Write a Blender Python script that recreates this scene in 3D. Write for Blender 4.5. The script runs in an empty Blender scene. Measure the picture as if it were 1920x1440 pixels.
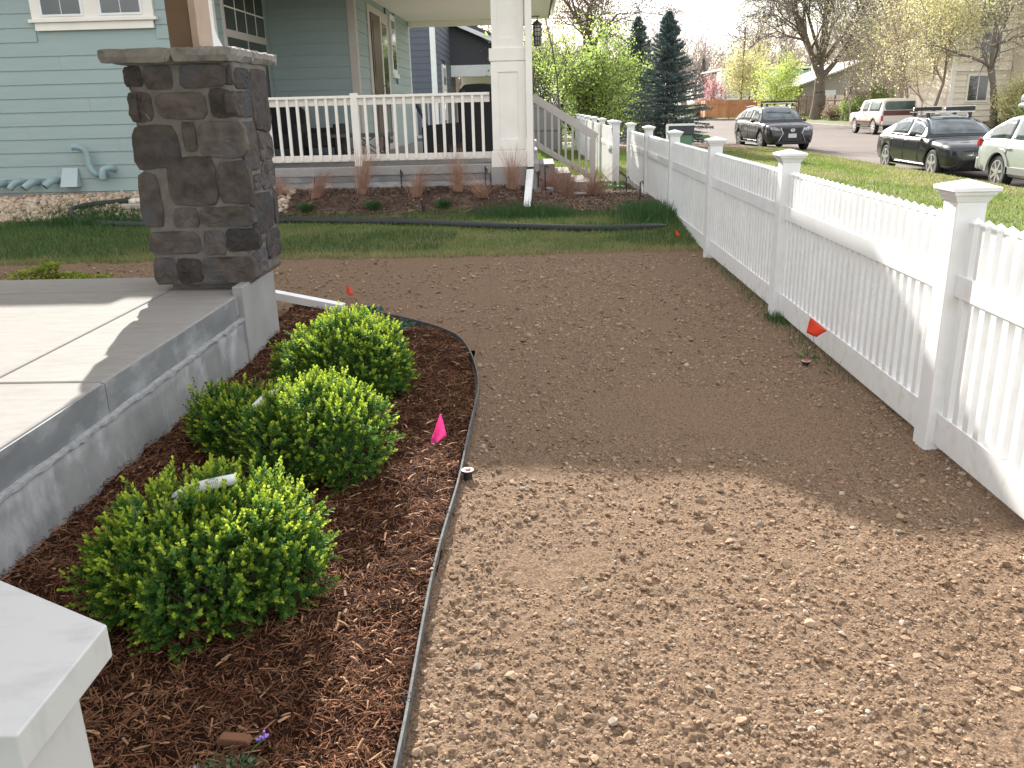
import bpy, bmesh, math
import numpy as np
from mathutils import Vector, Matrix

S = bpy.context.scene
COL = S.collection
R_ = math.radians

# ------------------------------------------------------------------ camera
H = 1.58
cam_d = bpy.data.cameras.new('camera'); cam = bpy.data.objects.new('camera', cam_d); COL.objects.link(cam)
cx = (0.99943601, 0.0237604, -0.02372999)
cy = (0.01519865, 0.31007235, 0.95059147)
cz = (0.02994445, -0.950416, 0.30953635)
M = Matrix(((cx[0], cy[0], cz[0], 0), (cx[1], cy[1], cz[1], 0), (cx[2], cy[2], cz[2], H), (0, 0, 0, 1)))
cam.matrix_world = M
cam_d.sensor_width = 36; cam_d.lens = 30.0
cam_d.clip_start = 0.05; cam_d.clip_end = 3000
S.camera = cam

# ------------------------------------------------------------------ sun and sky
SUN_AZ, SUN_EL = 14.5, 25.5       # sun stands beyond the houses, a little to the left
w = bpy.data.worlds.new('World'); S.world = w; w.use_nodes = True
nt = w.node_tree; nt.nodes.clear()
out = nt.nodes.new('ShaderNodeOutputWorld'); bg = nt.nodes.new('ShaderNodeBackground')
sky = nt.nodes.new('ShaderNodeTexSky'); sky.sky_type = 'NISHITA'; sky.sun_disc = False
sky.sun_elevation = R_(SUN_EL); sky.sun_rotation = R_(-SUN_AZ)
sky.air_density = 1.0; sky.dust_density = 1.6; sky.ozone_density = 1.0
tc = nt.nodes.new('ShaderNodeTexCoord'); mp = nt.nodes.new('ShaderNodeMapping'); mp.inputs['Scale'].default_value = (1.3, 1.3, 3.4)
nz = nt.nodes.new('ShaderNodeTexNoise'); nz.inputs['Scale'].default_value = 2.3; nz.inputs['Detail'].default_value = 7; nz.inputs['Roughness'].default_value = .55
rp = nt.nodes.new('ShaderNodeValToRGB'); rp.color_ramp.elements[0].position = .29; rp.color_ramp.elements[1].position = .55
mx = nt.nodes.new('ShaderNodeMix'); mx.data_type = 'RGBA'
nt.links.new(tc.outputs['Generated'], mp.inputs['Vector']); nt.links.new(mp.outputs['Vector'], nz.inputs['Vector'])
nt.links.new(nz.outputs['Fac'], rp.inputs['Fac']); nt.links.new(rp.outputs['Color'], mx.inputs[0])
nt.links.new(sky.outputs['Color'], mx.inputs[6]); mx.inputs[7].default_value = (7.9, 7.85, 7.9, 1)
nt.links.new(mx.outputs[2], bg.inputs['Color']); bg.inputs['Strength'].default_value = 0.096
nt.links.new(bg.outputs['Background'], out.inputs['Surface'])

sd = bpy.data.lights.new('sun', 'SUN'); sd.energy = 5.0; sd.angle = R_(0.53); sd.color = (1.0, .955, .88)
so = bpy.data.objects.new('sun', sd); COL.objects.link(so)
a, e = R_(SUN_AZ), R_(SUN_EL)
dvec = Vector((math.sin(a) * math.cos(e), -math.cos(a) * math.cos(e), -math.sin(e)))
so.rotation_euler = dvec.to_track_quat('-Z', 'Y').to_euler(); so.location = (-6, 30, 20)

vs = S.view_settings; vs.view_transform = 'Standard'; vs.look = 'None'; vs.gamma = 1; vs.use_curve_mapping = False
vs.exposure = 1.42

# ------------------------------------------------------------------ helpers
rng = np.random.default_rng(7)
W = {}

def ss(a, b, v):
    t = np.clip((v - a) / (b - a), 0, 1); return t * t * (3 - 2 * t)

def T(x, y):
    """height of the ground"""
    x = np.asarray(x, float); y = np.asarray(y, float)
    z = .2 * np.clip((y - 9.2) / 2.4, 0, 1)
    z = z + .3 * ss(.6, -.3, x) * ss(11.35, 12.1, y)
    z = z - .1 * ss(12.5, 16, y) * ss(-.3, .6, x)
    z = z * (1 - ss(1.95, 5, x)) - np.clip(x - 1.95, 0, 7.3) / 7.3 * .15
    return z

def _h(ix, iy, s):
    n = (ix.astype(np.int64) * 374761393 + iy.astype(np.int64) * 668265263 + s * 1442695041) & 0x7fffffff
    n = (n ^ (n >> 13)) * 1274126177 & 0x7fffffff
    n = n ^ (n >> 16)
    return (n & 0xffff) / 65535.0

def vn(x, y, s=0):
    ix = np.floor(x); iy = np.floor(y); fx = x - ix; fy = y - iy
    fx = fx * fx * (3 - 2 * fx); fy = fy * fy * (3 - 2 * fy)
    a = _h(ix, iy, s); b = _h(ix + 1, iy, s); c = _h(ix, iy + 1, s); d = _h(ix + 1, iy + 1, s)
    return (a * (1 - fx) + b * fx) * (1 - fy) + (c * (1 - fx) + d * fx) * fy - .5

def fbm(x, y, s=0, o=4, g=.5):
    r = 0; am = 1
    for i in range(o):
        r = r + am * vn(x * 2 ** i + 17 * i, y * 2 ** i + 31 * i, s + i); am *= g
    return r

def big(name, V, F, smooth=False):
    V = np.asarray(V, np.float32).reshape(-1, 3); F = np.asarray(F, np.int32)
    me = bpy.data.meshes.new(name); K, k = F.shape
    me.vertices.add(len(V)); me.vertices.foreach_set('co', V.ravel())
    me.loops.add(K * k); me.loops.foreach_set('vertex_index', F.ravel())
    me.polygons.add(K); me.polygons.foreach_set('loop_start', np.arange(0, K * k, k, dtype=np.int32))
    if smooth: me.polygons.foreach_set('use_smooth', np.ones(K, bool))
    me.update(calc_edges=True)
    return me

def fattr(me, name, vals):
    at = me.attributes.new(name, 'FLOAT', 'POINT'); at.data.foreach_set('value', np.asarray(vals, np.float32))

def scatter(name, tv, tf, pos, mats, smooth=False):
    """many copies of a small template as one mesh"""
    tv = np.asarray(tv, float); tf = np.asarray(tf, int); N = len(pos)
    V = np.einsum('nij,kj->nki', mats, tv) + pos[:, None, :]
    F = (tf[None] + (np.arange(N) * len(tv))[:, None, None]).reshape(-1, tf.shape[1])
    return big(name, V.reshape(-1, 3), F, smooth)

def rotmats(n, r=rng, tilt=None):
    """random rotation matrices; tilt limits the lean from level"""
    az = r.uniform(0, 2 * np.pi, n)
    if tilt is None:
        q = r.normal(size=(n, 4)); q /= np.linalg.norm(q, axis=1)[:, None]
        a, b, c, d = q.T
        return np.stack([np.stack([1 - 2 * (c * c + d * d), 2 * (b * c - a * d), 2 * (b * d + a * c)], 1),
                         np.stack([2 * (b * c + a * d), 1 - 2 * (b * b + d * d), 2 * (c * d - a * b)], 1),
                         np.stack([2 * (b * d - a * c), 2 * (c * d + a * b), 1 - 2 * (b * b + c * c)], 1)], 1)
    t1 = r.normal(0, tilt, n); t2 = r.normal(0, tilt, n)
    def rx(t):
        m = np.zeros((n, 3, 3)); m[:, 0, 0] = 1; m[:, 1, 1] = m[:, 2, 2] = np.cos(t); m[:, 1, 2] = -np.sin(t); m[:, 2, 1] = np.sin(t); return m
    def ry(t):
        m = np.zeros((n, 3, 3)); m[:, 1, 1] = 1; m[:, 0, 0] = m[:, 2, 2] = np.cos(t); m[:, 0, 2] = np.sin(t); m[:, 2, 0] = -np.sin(t); return m
    def rz(t):
        m = np.zeros((n, 3, 3)); m[:, 2, 2] = 1; m[:, 0, 0] = m[:, 1, 1] = np.cos(t); m[:, 0, 1] = -np.sin(t); m[:, 1, 0] = np.sin(t); return m
    return rz(az) @ ry(t1) @ rx(t2)

def frames(d, r=rng):
    """matrices whose third column is d, with a random spin"""
    d = d / np.linalg.norm(d, axis=1)[:, None]
    q = r.normal(size=d.shape); u = np.cross(d, q); u /= np.linalg.norm(u, axis=1)[:, None]; v = np.cross(d, u)
    return np.stack([u, v, d], 2)

def tubes(P0, P1, R0, R1, k=5):
    P0 = np.asarray(P0, float); P1 = np.asarray(P1, float); R0 = np.asarray(R0, float); R1 = np.asarray(R1, float)
    d = P1 - P0; L = np.linalg.norm(d, axis=1); L[L == 0] = 1e-6; d = d / L[:, None]
    ref = np.where(np.abs(d[:, 2:3]) < .9, [[0, 0, 1.]], [[1., 0, 0]])
    u = np.cross(d, ref); u /= np.linalg.norm(u, axis=1)[:, None]; v = np.cross(d, u)
    an = np.arange(k) * 2 * np.pi / k
    ring = u[:, None] * np.cos(an)[None, :, None] + v[:, None] * np.sin(an)[None, :, None]
    V = np.concatenate([P0[:, None] + ring * R0[:, None, None], P1[:, None] + ring * R1[:, None, None]], 1)
    i = np.arange(k); j = (i + 1) % k
    tf = np.stack([i, j, j + k, i + k], 1)
    F = (tf[None] + (np.arange(len(P0)) * 2 * k)[:, None, None]).reshape(-1, 4)
    return V.reshape(-1, 3), F

class MB:
    def __init__(s): s.v = []; s.f = []
    def add(s, vs, fs):
        o = len(s.v); s.v += [tuple(map(float, p)) for p in vs]; s.f += [tuple(i + o for i in f) for f in fs]; return s
    def box(s, x0, x1, y0, y1, z0, z1):
        return s.add([(x0, y0, z0), (x1, y0, z0), (x1, y1, z0), (x0, y1, z0), (x0, y0, z1), (x1, y0, z1), (x1, y1, z1), (x0, y1, z1)],
                     [(0, 3, 2, 1), (4, 5, 6, 7), (0, 1, 5, 4), (1, 2, 6, 5), (2, 3, 7, 6), (3, 0, 4, 7)])
    def bar(s, p0, p1, wx, wz, up=(0, 0, 1)):
        p0 = Vector(p0); p1 = Vector(p1); d = (p1 - p0).normalized(); u = d.cross(Vector(up))
        if u.length < 1e-4: u = d.cross(Vector((1, 0, 0)))
        u.normalize(); v = u.cross(d)
        vs = [p + u * a * wx / 2 + v * b * wz / 2 for p in (p0, p1) for a, b in ((-1, -1), (1, -1), (1, 1), (-1, 1))]
        return s.add(vs, [(0, 3, 2, 1), (4, 5, 6, 7), (0, 1, 5, 4), (1, 2, 6, 5), (2, 3, 7, 6), (3, 0, 4, 7)])
    def prism(s, poly, y0, y1, axis='y'):
        """poly in the two other axes, extruded along axis"""
        n = len(poly)
        def P(a, b, t): return (a, t, b) if axis == 'y' else ((t, a, b) if axis == 'x' else (a, b, t))
        vs = [P(a, b, y0) for a, b in poly] + [P(a, b, y1) for a, b in poly]
        fs = [tuple(range(n))[::-1], tuple(range(n, 2 * n))] + [(i, (i + 1) % n, (i + 1) % n + n, i + n) for i in range(n)]
        return s.add(vs, fs)
    def lathe(s, prof, n=20, c=(0, 0, 0), axis='z'):
        """prof: list of (r, h)"""
        vs = []; fs = []
        for r, h in prof:
            for i in range(n):
                t = 2 * math.pi * i / n; a, b = r * math.cos(t), r * math.sin(t)
                vs.append((c[0] + a, c[1] + b, c[2] + h) if axis == 'z' else ((c[0] + h, c[1] + a, c[2] + b) if axis == 'x' else (c[0] + a, c[1] + h, c[2] + b)))
        for k in range(len(prof) - 1):
            for i in range(n):
                j = (i + 1) % n; fs.append((k * n + i, k * n + j, (k + 1) * n + j, (k + 1) * n + i))
        fs.append(tuple(range(n))[::-1]); fs.append(tuple((len(prof) - 1) * n + i for i in range(n)))
        return s.add(vs, fs)
    def tube(s, pts, rad, n=8):
        pts = [Vector(p) for p in pts]; rr = rad if isinstance(rad, (list, tuple)) else [rad] * len(pts)
        vs = []; fs = []; u = None
        for i, p in enumerate(pts):
            d = (pts[min(i + 1, len(pts) - 1)] - pts[max(i - 1, 0)]).normalized()
            if u is None:
                u = d.cross(Vector((0, 0, 1)));
                if u.length < 1e-3: u = d.cross(Vector((1, 0, 0)))
            u = (u - d * u.dot(d)).normalized(); v = d.cross(u)
            for k in range(n):
                t = 2 * math.pi * k / n; vs.append(p + (u * math.cos(t) + v * math.sin(t)) * rr[i])
        for i in range(len(pts) - 1):
            for k in range(n):
                j = (k + 1) % n; fs.append((i * n + k, i * n + j, (i + 1) * n + j, (i + 1) * n + k))
        fs.append(tuple(range(n))[::-1]); fs.append(tuple((len(pts) - 1) * n + k for k in range(n)))
        return s.add(vs, fs)
    def mesh(s, name, smooth=False):
        me = bpy.data.meshes.new(name); me.from_pydata(s.v, [], s.f)
        bm = bmesh.new(); bm.from_mesh(me); bmesh.ops.recalc_face_normals(bm, faces=bm.faces); bm.to_mesh(me); bm.free()
        if smooth: me.polygons.foreach_set('use_smooth', [True] * len(me.polygons))
        me.update(); return me

def B(*a): return MB().box(*a)

def obj(name, geo, mat=None, parent=None, loc=(0, 0, 0), rz=0, bevel=0, smooth=False, local=False, **props):
    """one mesh object; loc is a world position unless local"""
    me = geo.mesh(name, smooth) if isinstance(geo, MB) else geo
    if mat is not None and len(me.materials) == 0: me.materials.append(mat)
    o = bpy.data.objects.new(name, me); COL.objects.link(o)
    l = Vector(loc); W[o.name] = l
    if parent is not None:
        o.parent = parent; o.location = l if local else l - W[parent.name]
    else: o.location = l
    o.rotation_euler = (0, 0, rz)
    if bevel:
        m = o.modifiers.new('bevel', 'BEVEL'); m.width = bevel; m.segments = 2; m.limit_method = 'ANGLE'; m.angle_limit = R_(40)
    for k, v in props.items(): o[k] = v
    return o

def thing(name, loc, label, category, group=None, rz=0):
    o = bpy.data.objects.new(name, None); COL.objects.link(o); o.location = loc; o.rotation_euler = (0, 0, rz); o.empty_display_size = .1
    W[o.name] = Vector(loc); o['label'] = label; o['category'] = category
    if group: o['group'] = group
    return o

def tag(o, label, category, group=None):
    o['label'] = label; o['category'] = category
    if group: o['group'] = group
    return o

# ------------------------------------------------------------------ materials
def mat(name, c1, c2=None, scale=6, rough=.6, bump=0, bscale=None, metal=0, spec=.5, stretch=(1, 1, 1), rnd=0, island=0,
        c3=None, scale3=1.5, lo=.35, hi=.65, coat=0, trans=0, tcol=None, attr=None, acol=None, detail=6, dist=.02, world=False):
    m = bpy.data.materials.new(name); m.use_nodes = True; n = m.node_tree; N = n.nodes; L = n.links
    b = N['Principled BSDF']; b.inputs['Roughness'].default_value = rough; b.inputs['Metallic'].default_value = metal
    b.inputs['Specular IOR Level'].default_value = spec; b.inputs['Coat Weight'].default_value = coat
    t = N.new('ShaderNodeTexCoord'); mpn = N.new('ShaderNodeMapping'); mpn.inputs['Scale'].default_value = stretch
    if world:
        gp = N.new('ShaderNodeNewGeometry'); L.new(gp.outputs['Position'], mpn.inputs['Vector'])
    else: L.new(t.outputs['Object'], mpn.inputs['Vector'])
    def noise(sc, det=6, ro=.55):
        x = N.new('ShaderNodeTexNoise'); x.inputs['Scale'].default_value = sc; x.inputs['Detail'].default_value = det; x.inputs['Roughness'].default_value = ro
        L.new(mpn.outputs['Vector'], x.inputs['Vector']); return x
    def mix(f, a, bb, mode='MIX'):
        x = N.new('ShaderNodeMix'); x.data_type = 'RGBA'; x.blend_type = mode
        if hasattr(f, 'links') or not isinstance(f, (int, float)): L.new(f, x.inputs[0])
        else: x.inputs[0].default_value = f
        for v, i in ((a, 6), (bb, 7)):
            if isinstance(v, tuple): x.inputs[i].default_value = (*v, 1)
            else: L.new(v, x.inputs[i])
        return x.outputs[2]
    col = c1
    if c2 is not None:
        x = noise(scale, detail); rr = N.new('ShaderNodeMapRange'); rr.inputs[1].default_value = lo; rr.inputs[2].default_value = hi
        L.new(x.outputs['Fac'], rr.inputs[0]); col = mix(rr.outputs[0], c1, c2)
    if c3 is not None:
        x = noise(scale3, 5, .6); rr = N.new('ShaderNodeMapRange'); rr.inputs[1].default_value = .5; rr.inputs[2].default_value = .68
        L.new(x.outputs['Fac'], rr.inputs[0]); col = mix(rr.outputs[0], col, c3)
    if attr is not None:
        at = N.new('ShaderNodeAttribute'); at.attribute_name = attr; col = mix(at.outputs['Fac'], col, acol)
    if rnd or island:
        if island:
            g = N.new('ShaderNodeNewGeometry'); src = g.outputs['Random Per Island']; am = island
        else:
            g = N.new('ShaderNodeObjectInfo'); src = g.outputs['Random']; am = rnd
        rr = N.new('ShaderNodeMapRange'); rr.inputs[3].default_value = 1 - am; rr.inputs[4].default_value = 1 + am; L.new(src, rr.inputs[0])
        hs = N.new('ShaderNodeHueSaturation'); L.new(rr.outputs[0], hs.inputs['Value'])
        if isinstance(col, tuple): hs.inputs['Color'].default_value = (*col, 1)
        else: L.new(col, hs.inputs['Color'])
        col = hs.outputs['Color']
    if isinstance(col, tuple): b.inputs['Base Color'].default_value = (*col, 1)
    else: L.new(col, b.inputs['Base Color'])
    if bump:
        x = noise(bscale or scale * 4, 8, .6); bp = N.new('ShaderNodeBump'); bp.inputs['Strength'].default_value = bump; bp.inputs['Distance'].default_value = dist
        L.new(x.outputs['Fac'], bp.inputs['Height']); L.new(bp.outputs['Normal'], b.inputs['Normal'])
    if trans:
        tr = N.new('ShaderNodeBsdfTranslucent'); ms = N.new('ShaderNodeMixShader'); ms.inputs[0].default_value = trans
        if tcol is None:
            if isinstance(col, tuple): tr.inputs['Color'].default_value = (*col, 1)
            else: L.new(col, tr.inputs['Color'])
        else:
            cc = mix(.5, col, tcol); L.new(cc, tr.inputs['Color'])
        L.new(b.outputs[0], ms.inputs[1]); L.new(tr.outputs[0], ms.inputs[2]); L.new(ms.outputs[0], N['Material Output'].inputs['Surface'])
    return m

m_vinyl = mat('white_vinyl', (.80, .80, .80), (.755, .755, .755), 3, .42, .02, 60, rnd=.02, c3=(.73, .72, .70), scale3=7, world=True)
m_vinyl_splash = mat('vinyl_splashed', (.79, .79, .785), (.74, .735, .73), 3, .5, .02, 60, c3=(.69, .66, .62), scale3=16, world=True)
m_vinyl_grey = mat('vinyl_grey', (.50, .50, .495), (.40, .40, .40), 12, .5, .06, 120, stretch=(1, 2.2, 1), lo=.5, hi=.8)  # greyer, streaked copy of the white vinyl
m_trim = mat('cream_trim', (.82, .775, .71), (.77, .725, .66), 4, .5, .03, 50)
m_trim_shaded = mat('cream_trim_shaded', (.55, .50, .46), (.50, .455, .42), 4, .5)  # darker copy of the cream trim, with shade put into its colour
m_siding = mat('teal_siding', (.30, .375, .365), (.282, .355, .345), 2, .55, .08, 30, stretch=(1, 1, 6), rnd=.02)
m_slate = mat('slate_blue_siding', (.090, .10, .132), (.08, .09, .118), 2, .6, .05, 30, rnd=.03)
m_ceil = mat('cream_ceiling', (.84, .78, .67), None, rough=.7)
m_conc = mat('concrete', (.345, .33, .315), (.285, .275, .265), 22, .9, .2, 160, c3=(.32, .31, .30), scale3=3.5, lo=.3, hi=.7, dist=.006, spec=.08, stretch=(.35, 1, 1))
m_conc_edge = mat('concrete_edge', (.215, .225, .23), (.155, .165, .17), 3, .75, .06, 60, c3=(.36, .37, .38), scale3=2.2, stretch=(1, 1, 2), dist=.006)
m_found = mat('foundation_plaster', (.34, .34, .335), (.25, .255, .255), 3.0, .9, .3, 50, spec=.15, c3=(.47, .475, .485), scale3=3.2, stretch=(1, 1.5, .9), dist=.01)
m_found2 = mat('foundation_grey', (.33, .335, .33), (.25, .255, .25), 2, .85, .15, 40, c3=(.48, .48, .47), scale3=2.6, stretch=(1, 1, 1.6))
m_pier = mat('pier_concrete', (.34, .335, .325), (.28, .28, .27), 3, .85, .08, 80)
m_stone = mat('stone_dark', (.056, .047, .043), (.108, .090, .081), 11, .85, 1.0, 30, spec=.25, c3=(.075, .078, .086), scale3=4, rnd=.40, dist=.012)
m_mortar = mat('mortar', (.135, .120, .107), (.185, .168, .15), 12, .95, .6, 70, dist=.015)
m_capst = mat('cap_stone', (.20, .185, .17), (.28, .265, .245), 8, .9, .5, 50, c3=(.13, .125, .125), scale3=6, rnd=.08, dist=.012)
m_column_shaded = mat('column_shaded', (.17, .105, .062), (.15, .09, .054), 3, .6)  # column wood darkened, shade of its front face put into the colour
m_tan = mat('tan_column', (.40, .29, .21), (.46, .35, .27), 6, .6)
m_black = mat('black_fabric', (.018, .018, .019), None, rough=.85, bump=.1, bscale=80)
m_metal = mat('dark_metal', (.03, .03, .032), None, rough=.45, metal=.3)
m_steel = mat('galvanised_steel', (.17, .17, .165), (.10, .10, .10), 30, .9, .05, 60, metal=0, spec=.1)
m_orange = mat('orange_flag', (.86, .10, .035), None, rough=.5, trans=.45)
m_pink = mat('pink_flag', (.90, .10, .42), None, rough=.5, trans=.45)
m_wire = mat('flag_wire', (.10, .09, .09), None, rough=.5, metal=.5)
m_hose = mat('black_corrugated_pipe', (.028, .031, .035), None, rough=.42)
m_pebble = mat('pebble', (.235, .160, .107), (.30, .212, .145), 9, .9, .2, 120, island=.34, dist=.004, world=True, spec=.08)
m_pebble2 = mat('pale_pebble', (.36, .30, .24), (.28, .23, .18), 9, .85, spec=.15, island=.3, world=True)
m_dirt = mat('soil', (.275, .188, .124), (.105, .070, .047), 110, .95, .55, 150, c3=(.175, .119, .080), scale3=34, dist=.012, lo=.36, hi=.60, spec=.08)  # fine dark noise puts the small shadows between crumbs into the colour
m_mulchbase = mat('mulch_base', (.055, .025, .015), (.022, .010, .007), 60, .95, .8, 160, dist=.015, spec=.05)
m_mulch = mat('mulch_fibre', (.115, .050, .028), (.20, .100, .056), 5, .9, spec=.1, island=.68, world=True)
m_mulchpale = mat('mulch_chip', (.38, .23, .135), (.27, .15, .085), 10, .8, .1, 120, island=.3, world=True, spec=.15)
m_grassbase = mat('turf', (.10, .14, .038), (.20, .18, .08), 5, .95, .5, 200, c3=(.036, .07, .016), scale3=.8, world=True)
m_grass = mat('grass_blade', (.12, .20, .05), (.19, .22, .07), 1.7, .6, island=.3, trans=.35, world=True, attr='dry', acol=(.36, .31, .15))
m_grassdark = mat('grass_blade_dark', (.045, .115, .030), (.06, .13, .034), 1.7, .6, island=.3, trans=.3, world=True)
m_grasslit = mat('street_grass', (.12, .21, .028), (.17, .22, .045), .9, .7, island=.3, trans=.45, world=True, attr='dry', acol=(.36, .31, .15))
m_rock = mat('river_rock', (.40, .30, .21), (.47, .38, .29), 5, .8, .1, 60, island=.34, world=True)
m_asphalt = mat('asphalt', (.175, .148, .135), (.155, .133, .123), .6, .95, .2, 90, world=True, spec=.12, c3=(.20, .168, .152), scale3=.25)
m_walk = mat('sidewalk_concrete', (.30, .26, .23), (.27, .235, .205), 2, .95, spec=.1, world=True)
m_glass = mat('window_glass', (.025, .03, .028), (.05, .06, .05), 1.2, .05, spec=1.0)
m_door = mat('brown_door', (.075, .032, .024), (.06, .025, .02), 4, .4)
m_bark = mat('bark', (.085, .065, .052), (.13, .105, .085), 6, .9, .5, 20, stretch=(1, 1, .3))
m_bark_pale = mat('bark_pale', (.20, .165, .13), (.14, .115, .095), 4, .9, .3, 20)
m_box = mat('boxwood_leaf', (.050, .14, .026), (.085, .19, .04), 9, .6, island=.3, trans=.40, attr='tip', acol=(.55, .66, .07), world=True, spec=.15)
m_shingle = mat('roof_shingle', (.10, .10, .105), (.07, .07, .075), 8, .9, .3, 30)
# ================================================================== GROUND
def grid(name, xs, ys, zf, m, kind='structure', smooth=True, parent=None):
    X, Y = np.meshgrid(xs, ys); Z = zf(X, Y)
    nx, ny = len(xs), len(ys)
    i = np.arange(nx * ny).reshape(ny, nx)
    F = np.stack([i[:-1, :-1], i[:-1, 1:], i[1:, 1:], i[1:, :-1]], -1).reshape(-1, 4)
    me = big(name, np.stack([X, Y, Z], -1), F, smooth)
    me.materials.append(m)
    o = bpy.data.objects.new(name, me); COL.objects.link(o); o['kind'] = kind; W[o.name] = Vector((0, 0, 0))
    return o

def far_ground(X, Y):
    z = T(X, Y) - .03
    inyard = (X > -9) & (X < 2.2) & (Y > -3) & (Y < 13)
    z = np.where(inyard, z - .09, z)
    z = np.where(X > 9.2, -.34, z)                                   # below the street
    z = np.where(X > 21.4, -.10 + .45 * ss(21.4, 27, X), z)
    cross = (Y > 38) & (Y < 47) & (X < 9.3); z = np.where(cross, -.36, z)
    z = np.where((Y >= 47) & (X < 9.3), -.12, z)
    return z
gx_ = np.unique(np.concatenate([np.linspace(-900, -60, 8), np.linspace(-60, -10, 12), np.linspace(-10, 9, 77), [9.19, 9.21], np.linspace(9.5, 21, 8), [21.38, 21.42], np.linspace(22, 30, 10), np.linspace(35, 60, 6), np.linspace(60, 900, 8)]))
gy_ = np.unique(np.concatenate([np.linspace(-300, -10, 6), np.linspace(-8, 20, 113), np.linspace(20.5, 37.9, 24), [38.05, 46.95, 47.05], np.linspace(48, 150, 20), np.linspace(170, 1200, 10)]))
m_far = mat('yard_grass', (.07, .12, .03), (.13, .13, .055), .6, .95, .3, 40, world=True)
grid('ground', gx_, gy_, far_ground, m_far)

def dirt_z(X, Y):
    z = T(X, Y) + .004
    n = fbm(X * 2.3, Y * 2.3, 3, 2) * .016 + fbm(X * 19, Y * 19, 9, 3) * .0055
    c = fbm(X * 62, Y * 62, 21, 2)                                    # clods
    n = n + np.clip(c - .02, 0, 1) * .020 * np.clip(vn(X * 5.3, Y * 5.3, 77) * 1.1 + .75, 0, 2)
    n = n + np.where((X > -.6) & (X < 1.7), 0, 0)
    tr = np.maximum(0, 1 - np.abs(X - .75 - .10 * np.sin(Y * 2.1)) / .10) * (vn(X * 1.3, Y * 1.3, 5) > -.05)   # boot and wheel tread
    n = n * (1 - .35 * tr) + tr * .0030 * np.sin(Y * 190 + 3 * X) * (Y < 3.0) * (vn(X * 9, Y * 7, 66) > 0)
    # soft hollow along the fence, low rim against the edging
    n = n + .014 * ss(1.45, 1.75, X) * (Y < 9)
    return z + n
ys = [1.2]
while ys[-1] < 9.5: ys.append(ys[-1] * 1.0038)
soil = grid('soil', np.linspace(-.42, 2.0, 360), np.array(ys), dirt_z, m_dirt)
def dirt_left(X, Y): return dirt_z(X, Y) + .0 - .004
ys2 = np.linspace(5.6, 9.5, 150)
grid('soil_strip', np.linspace(-9, -.40, 260), ys2, lambda X, Y: dirt_left(X, Y), m_dirt)

# pebbles and clods lying on the soil, denser towards the viewer
def ico():
    bm = bmesh.new(); bmesh.ops.create_icosphere(bm, subdivisions=1, radius=1)
    v = np.array([x.co[:] for x in bm.verts]); f = np.array([[q.index for q in p.verts] for p in bm.faces]); bm.free(); return v, f
iv, iff = ico()
def stones(name, n, xr, yr, size, sig, m, zf, flat=.65, nearp=1.6, region=None, cap=.03, label=None):
    y = yr[0] + (yr[1] - yr[0]) * rng.random(n) ** nearp
    x = rng.uniform(*xr, n)
    keep = vn(x * 2.2, y * 2.2, 12) + .22 * vn(x * 9, y * 9, 2) > -.27
    if region is not None: keep &= region(x, y)
    x, y = x[keep], y[keep]; n = len(x)
    s = np.minimum(size * np.exp(rng.normal(0, sig, n)), cap)
    m3 = rotmats(n, tilt=.25); sc = np.stack([s * rng.uniform(.8, 1.35, n), s * rng.uniform(.7, 1.1, n), s * flat * rng.uniform(.7, 1.1, n)], 1)
    m3 = m3 * sc[:, None, :]
    z = zf(x, y) + s * .22
    me = scatter(name, iv, iff, np.stack([x, y, z], 1), m3, True)
    # lumpy outline
    co = np.empty(len(me.vertices) * 3, np.float32); me.vertices.foreach_get('co', co); co = co.reshape(-1, 3)
    co += rng.normal(0, 1, co.shape) * np.repeat(s, len(iv))[:, None] * .13
    me.vertices.foreach_set('co', co.ravel()); me.materials.append(m)
    me.polygons.foreach_set('use_smooth', rng.random(len(me.polygons)) < .0)
    o = bpy.data.objects.new(name, me); COL.objects.link(o); o['kind'] = 'stuff'; return o
edge_pts = [(-.360, 1.2), (-.366, 1.74), (-.373, 2.2), (-.362, 2.9), (-.352, 3.6), (-.335, 4.3), (-.361, 4.86), (-.50, 5.68), (-.68, 6.05), (-.966, 6.34), (-1.3, 6.6), (-1.62, 6.80)]
ex = np.array([p[0] for p in edge_pts]); ey = np.array([p[1] for p in edge_pts])
def edge_x(y): return np.interp(y, ey, ex)
soilreg = lambda x, y: (x > edge_x(y) + .02) | (y > 6.75)
for o, lb in ((stones('dirt_lumps', 160, (-.36, 1.8), (1.3, 9.0), .011, .30, m_dirt, dirt_z, region=soilreg, cap=.024, flat=.8), 'larger lumps of dried earth on the bare dirt'), (stones('soil_clods', 52000, (-.40, 1.95), (1.25, 9.2), .0038, .55, m_pebble, dirt_z, region=soilreg, nearp=1.75, cap=.019), 'brown soil crumbs and clods strewn over the bare dirt yard'),
          (stones('pale_gravel', 1900, (-.35, 1.95), (1.25, 9.2), .0058, .42, m_pebble2, dirt_z, region=soilreg, cap=.017), 'pale small stones scattered through the brown dirt'),
          (stones('soil_crumbs', 6000, (-8, 1.7), (5.7, 9.3), .010, .4, m_pebble, dirt_z, region=lambda x, y: (y > 6.9) | (x > edge_x(y)), nearp=1), 'darker soil crumbs in the far strip of bare dirt before the lawn')):
    tag(o, lb, 'gravel')

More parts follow.
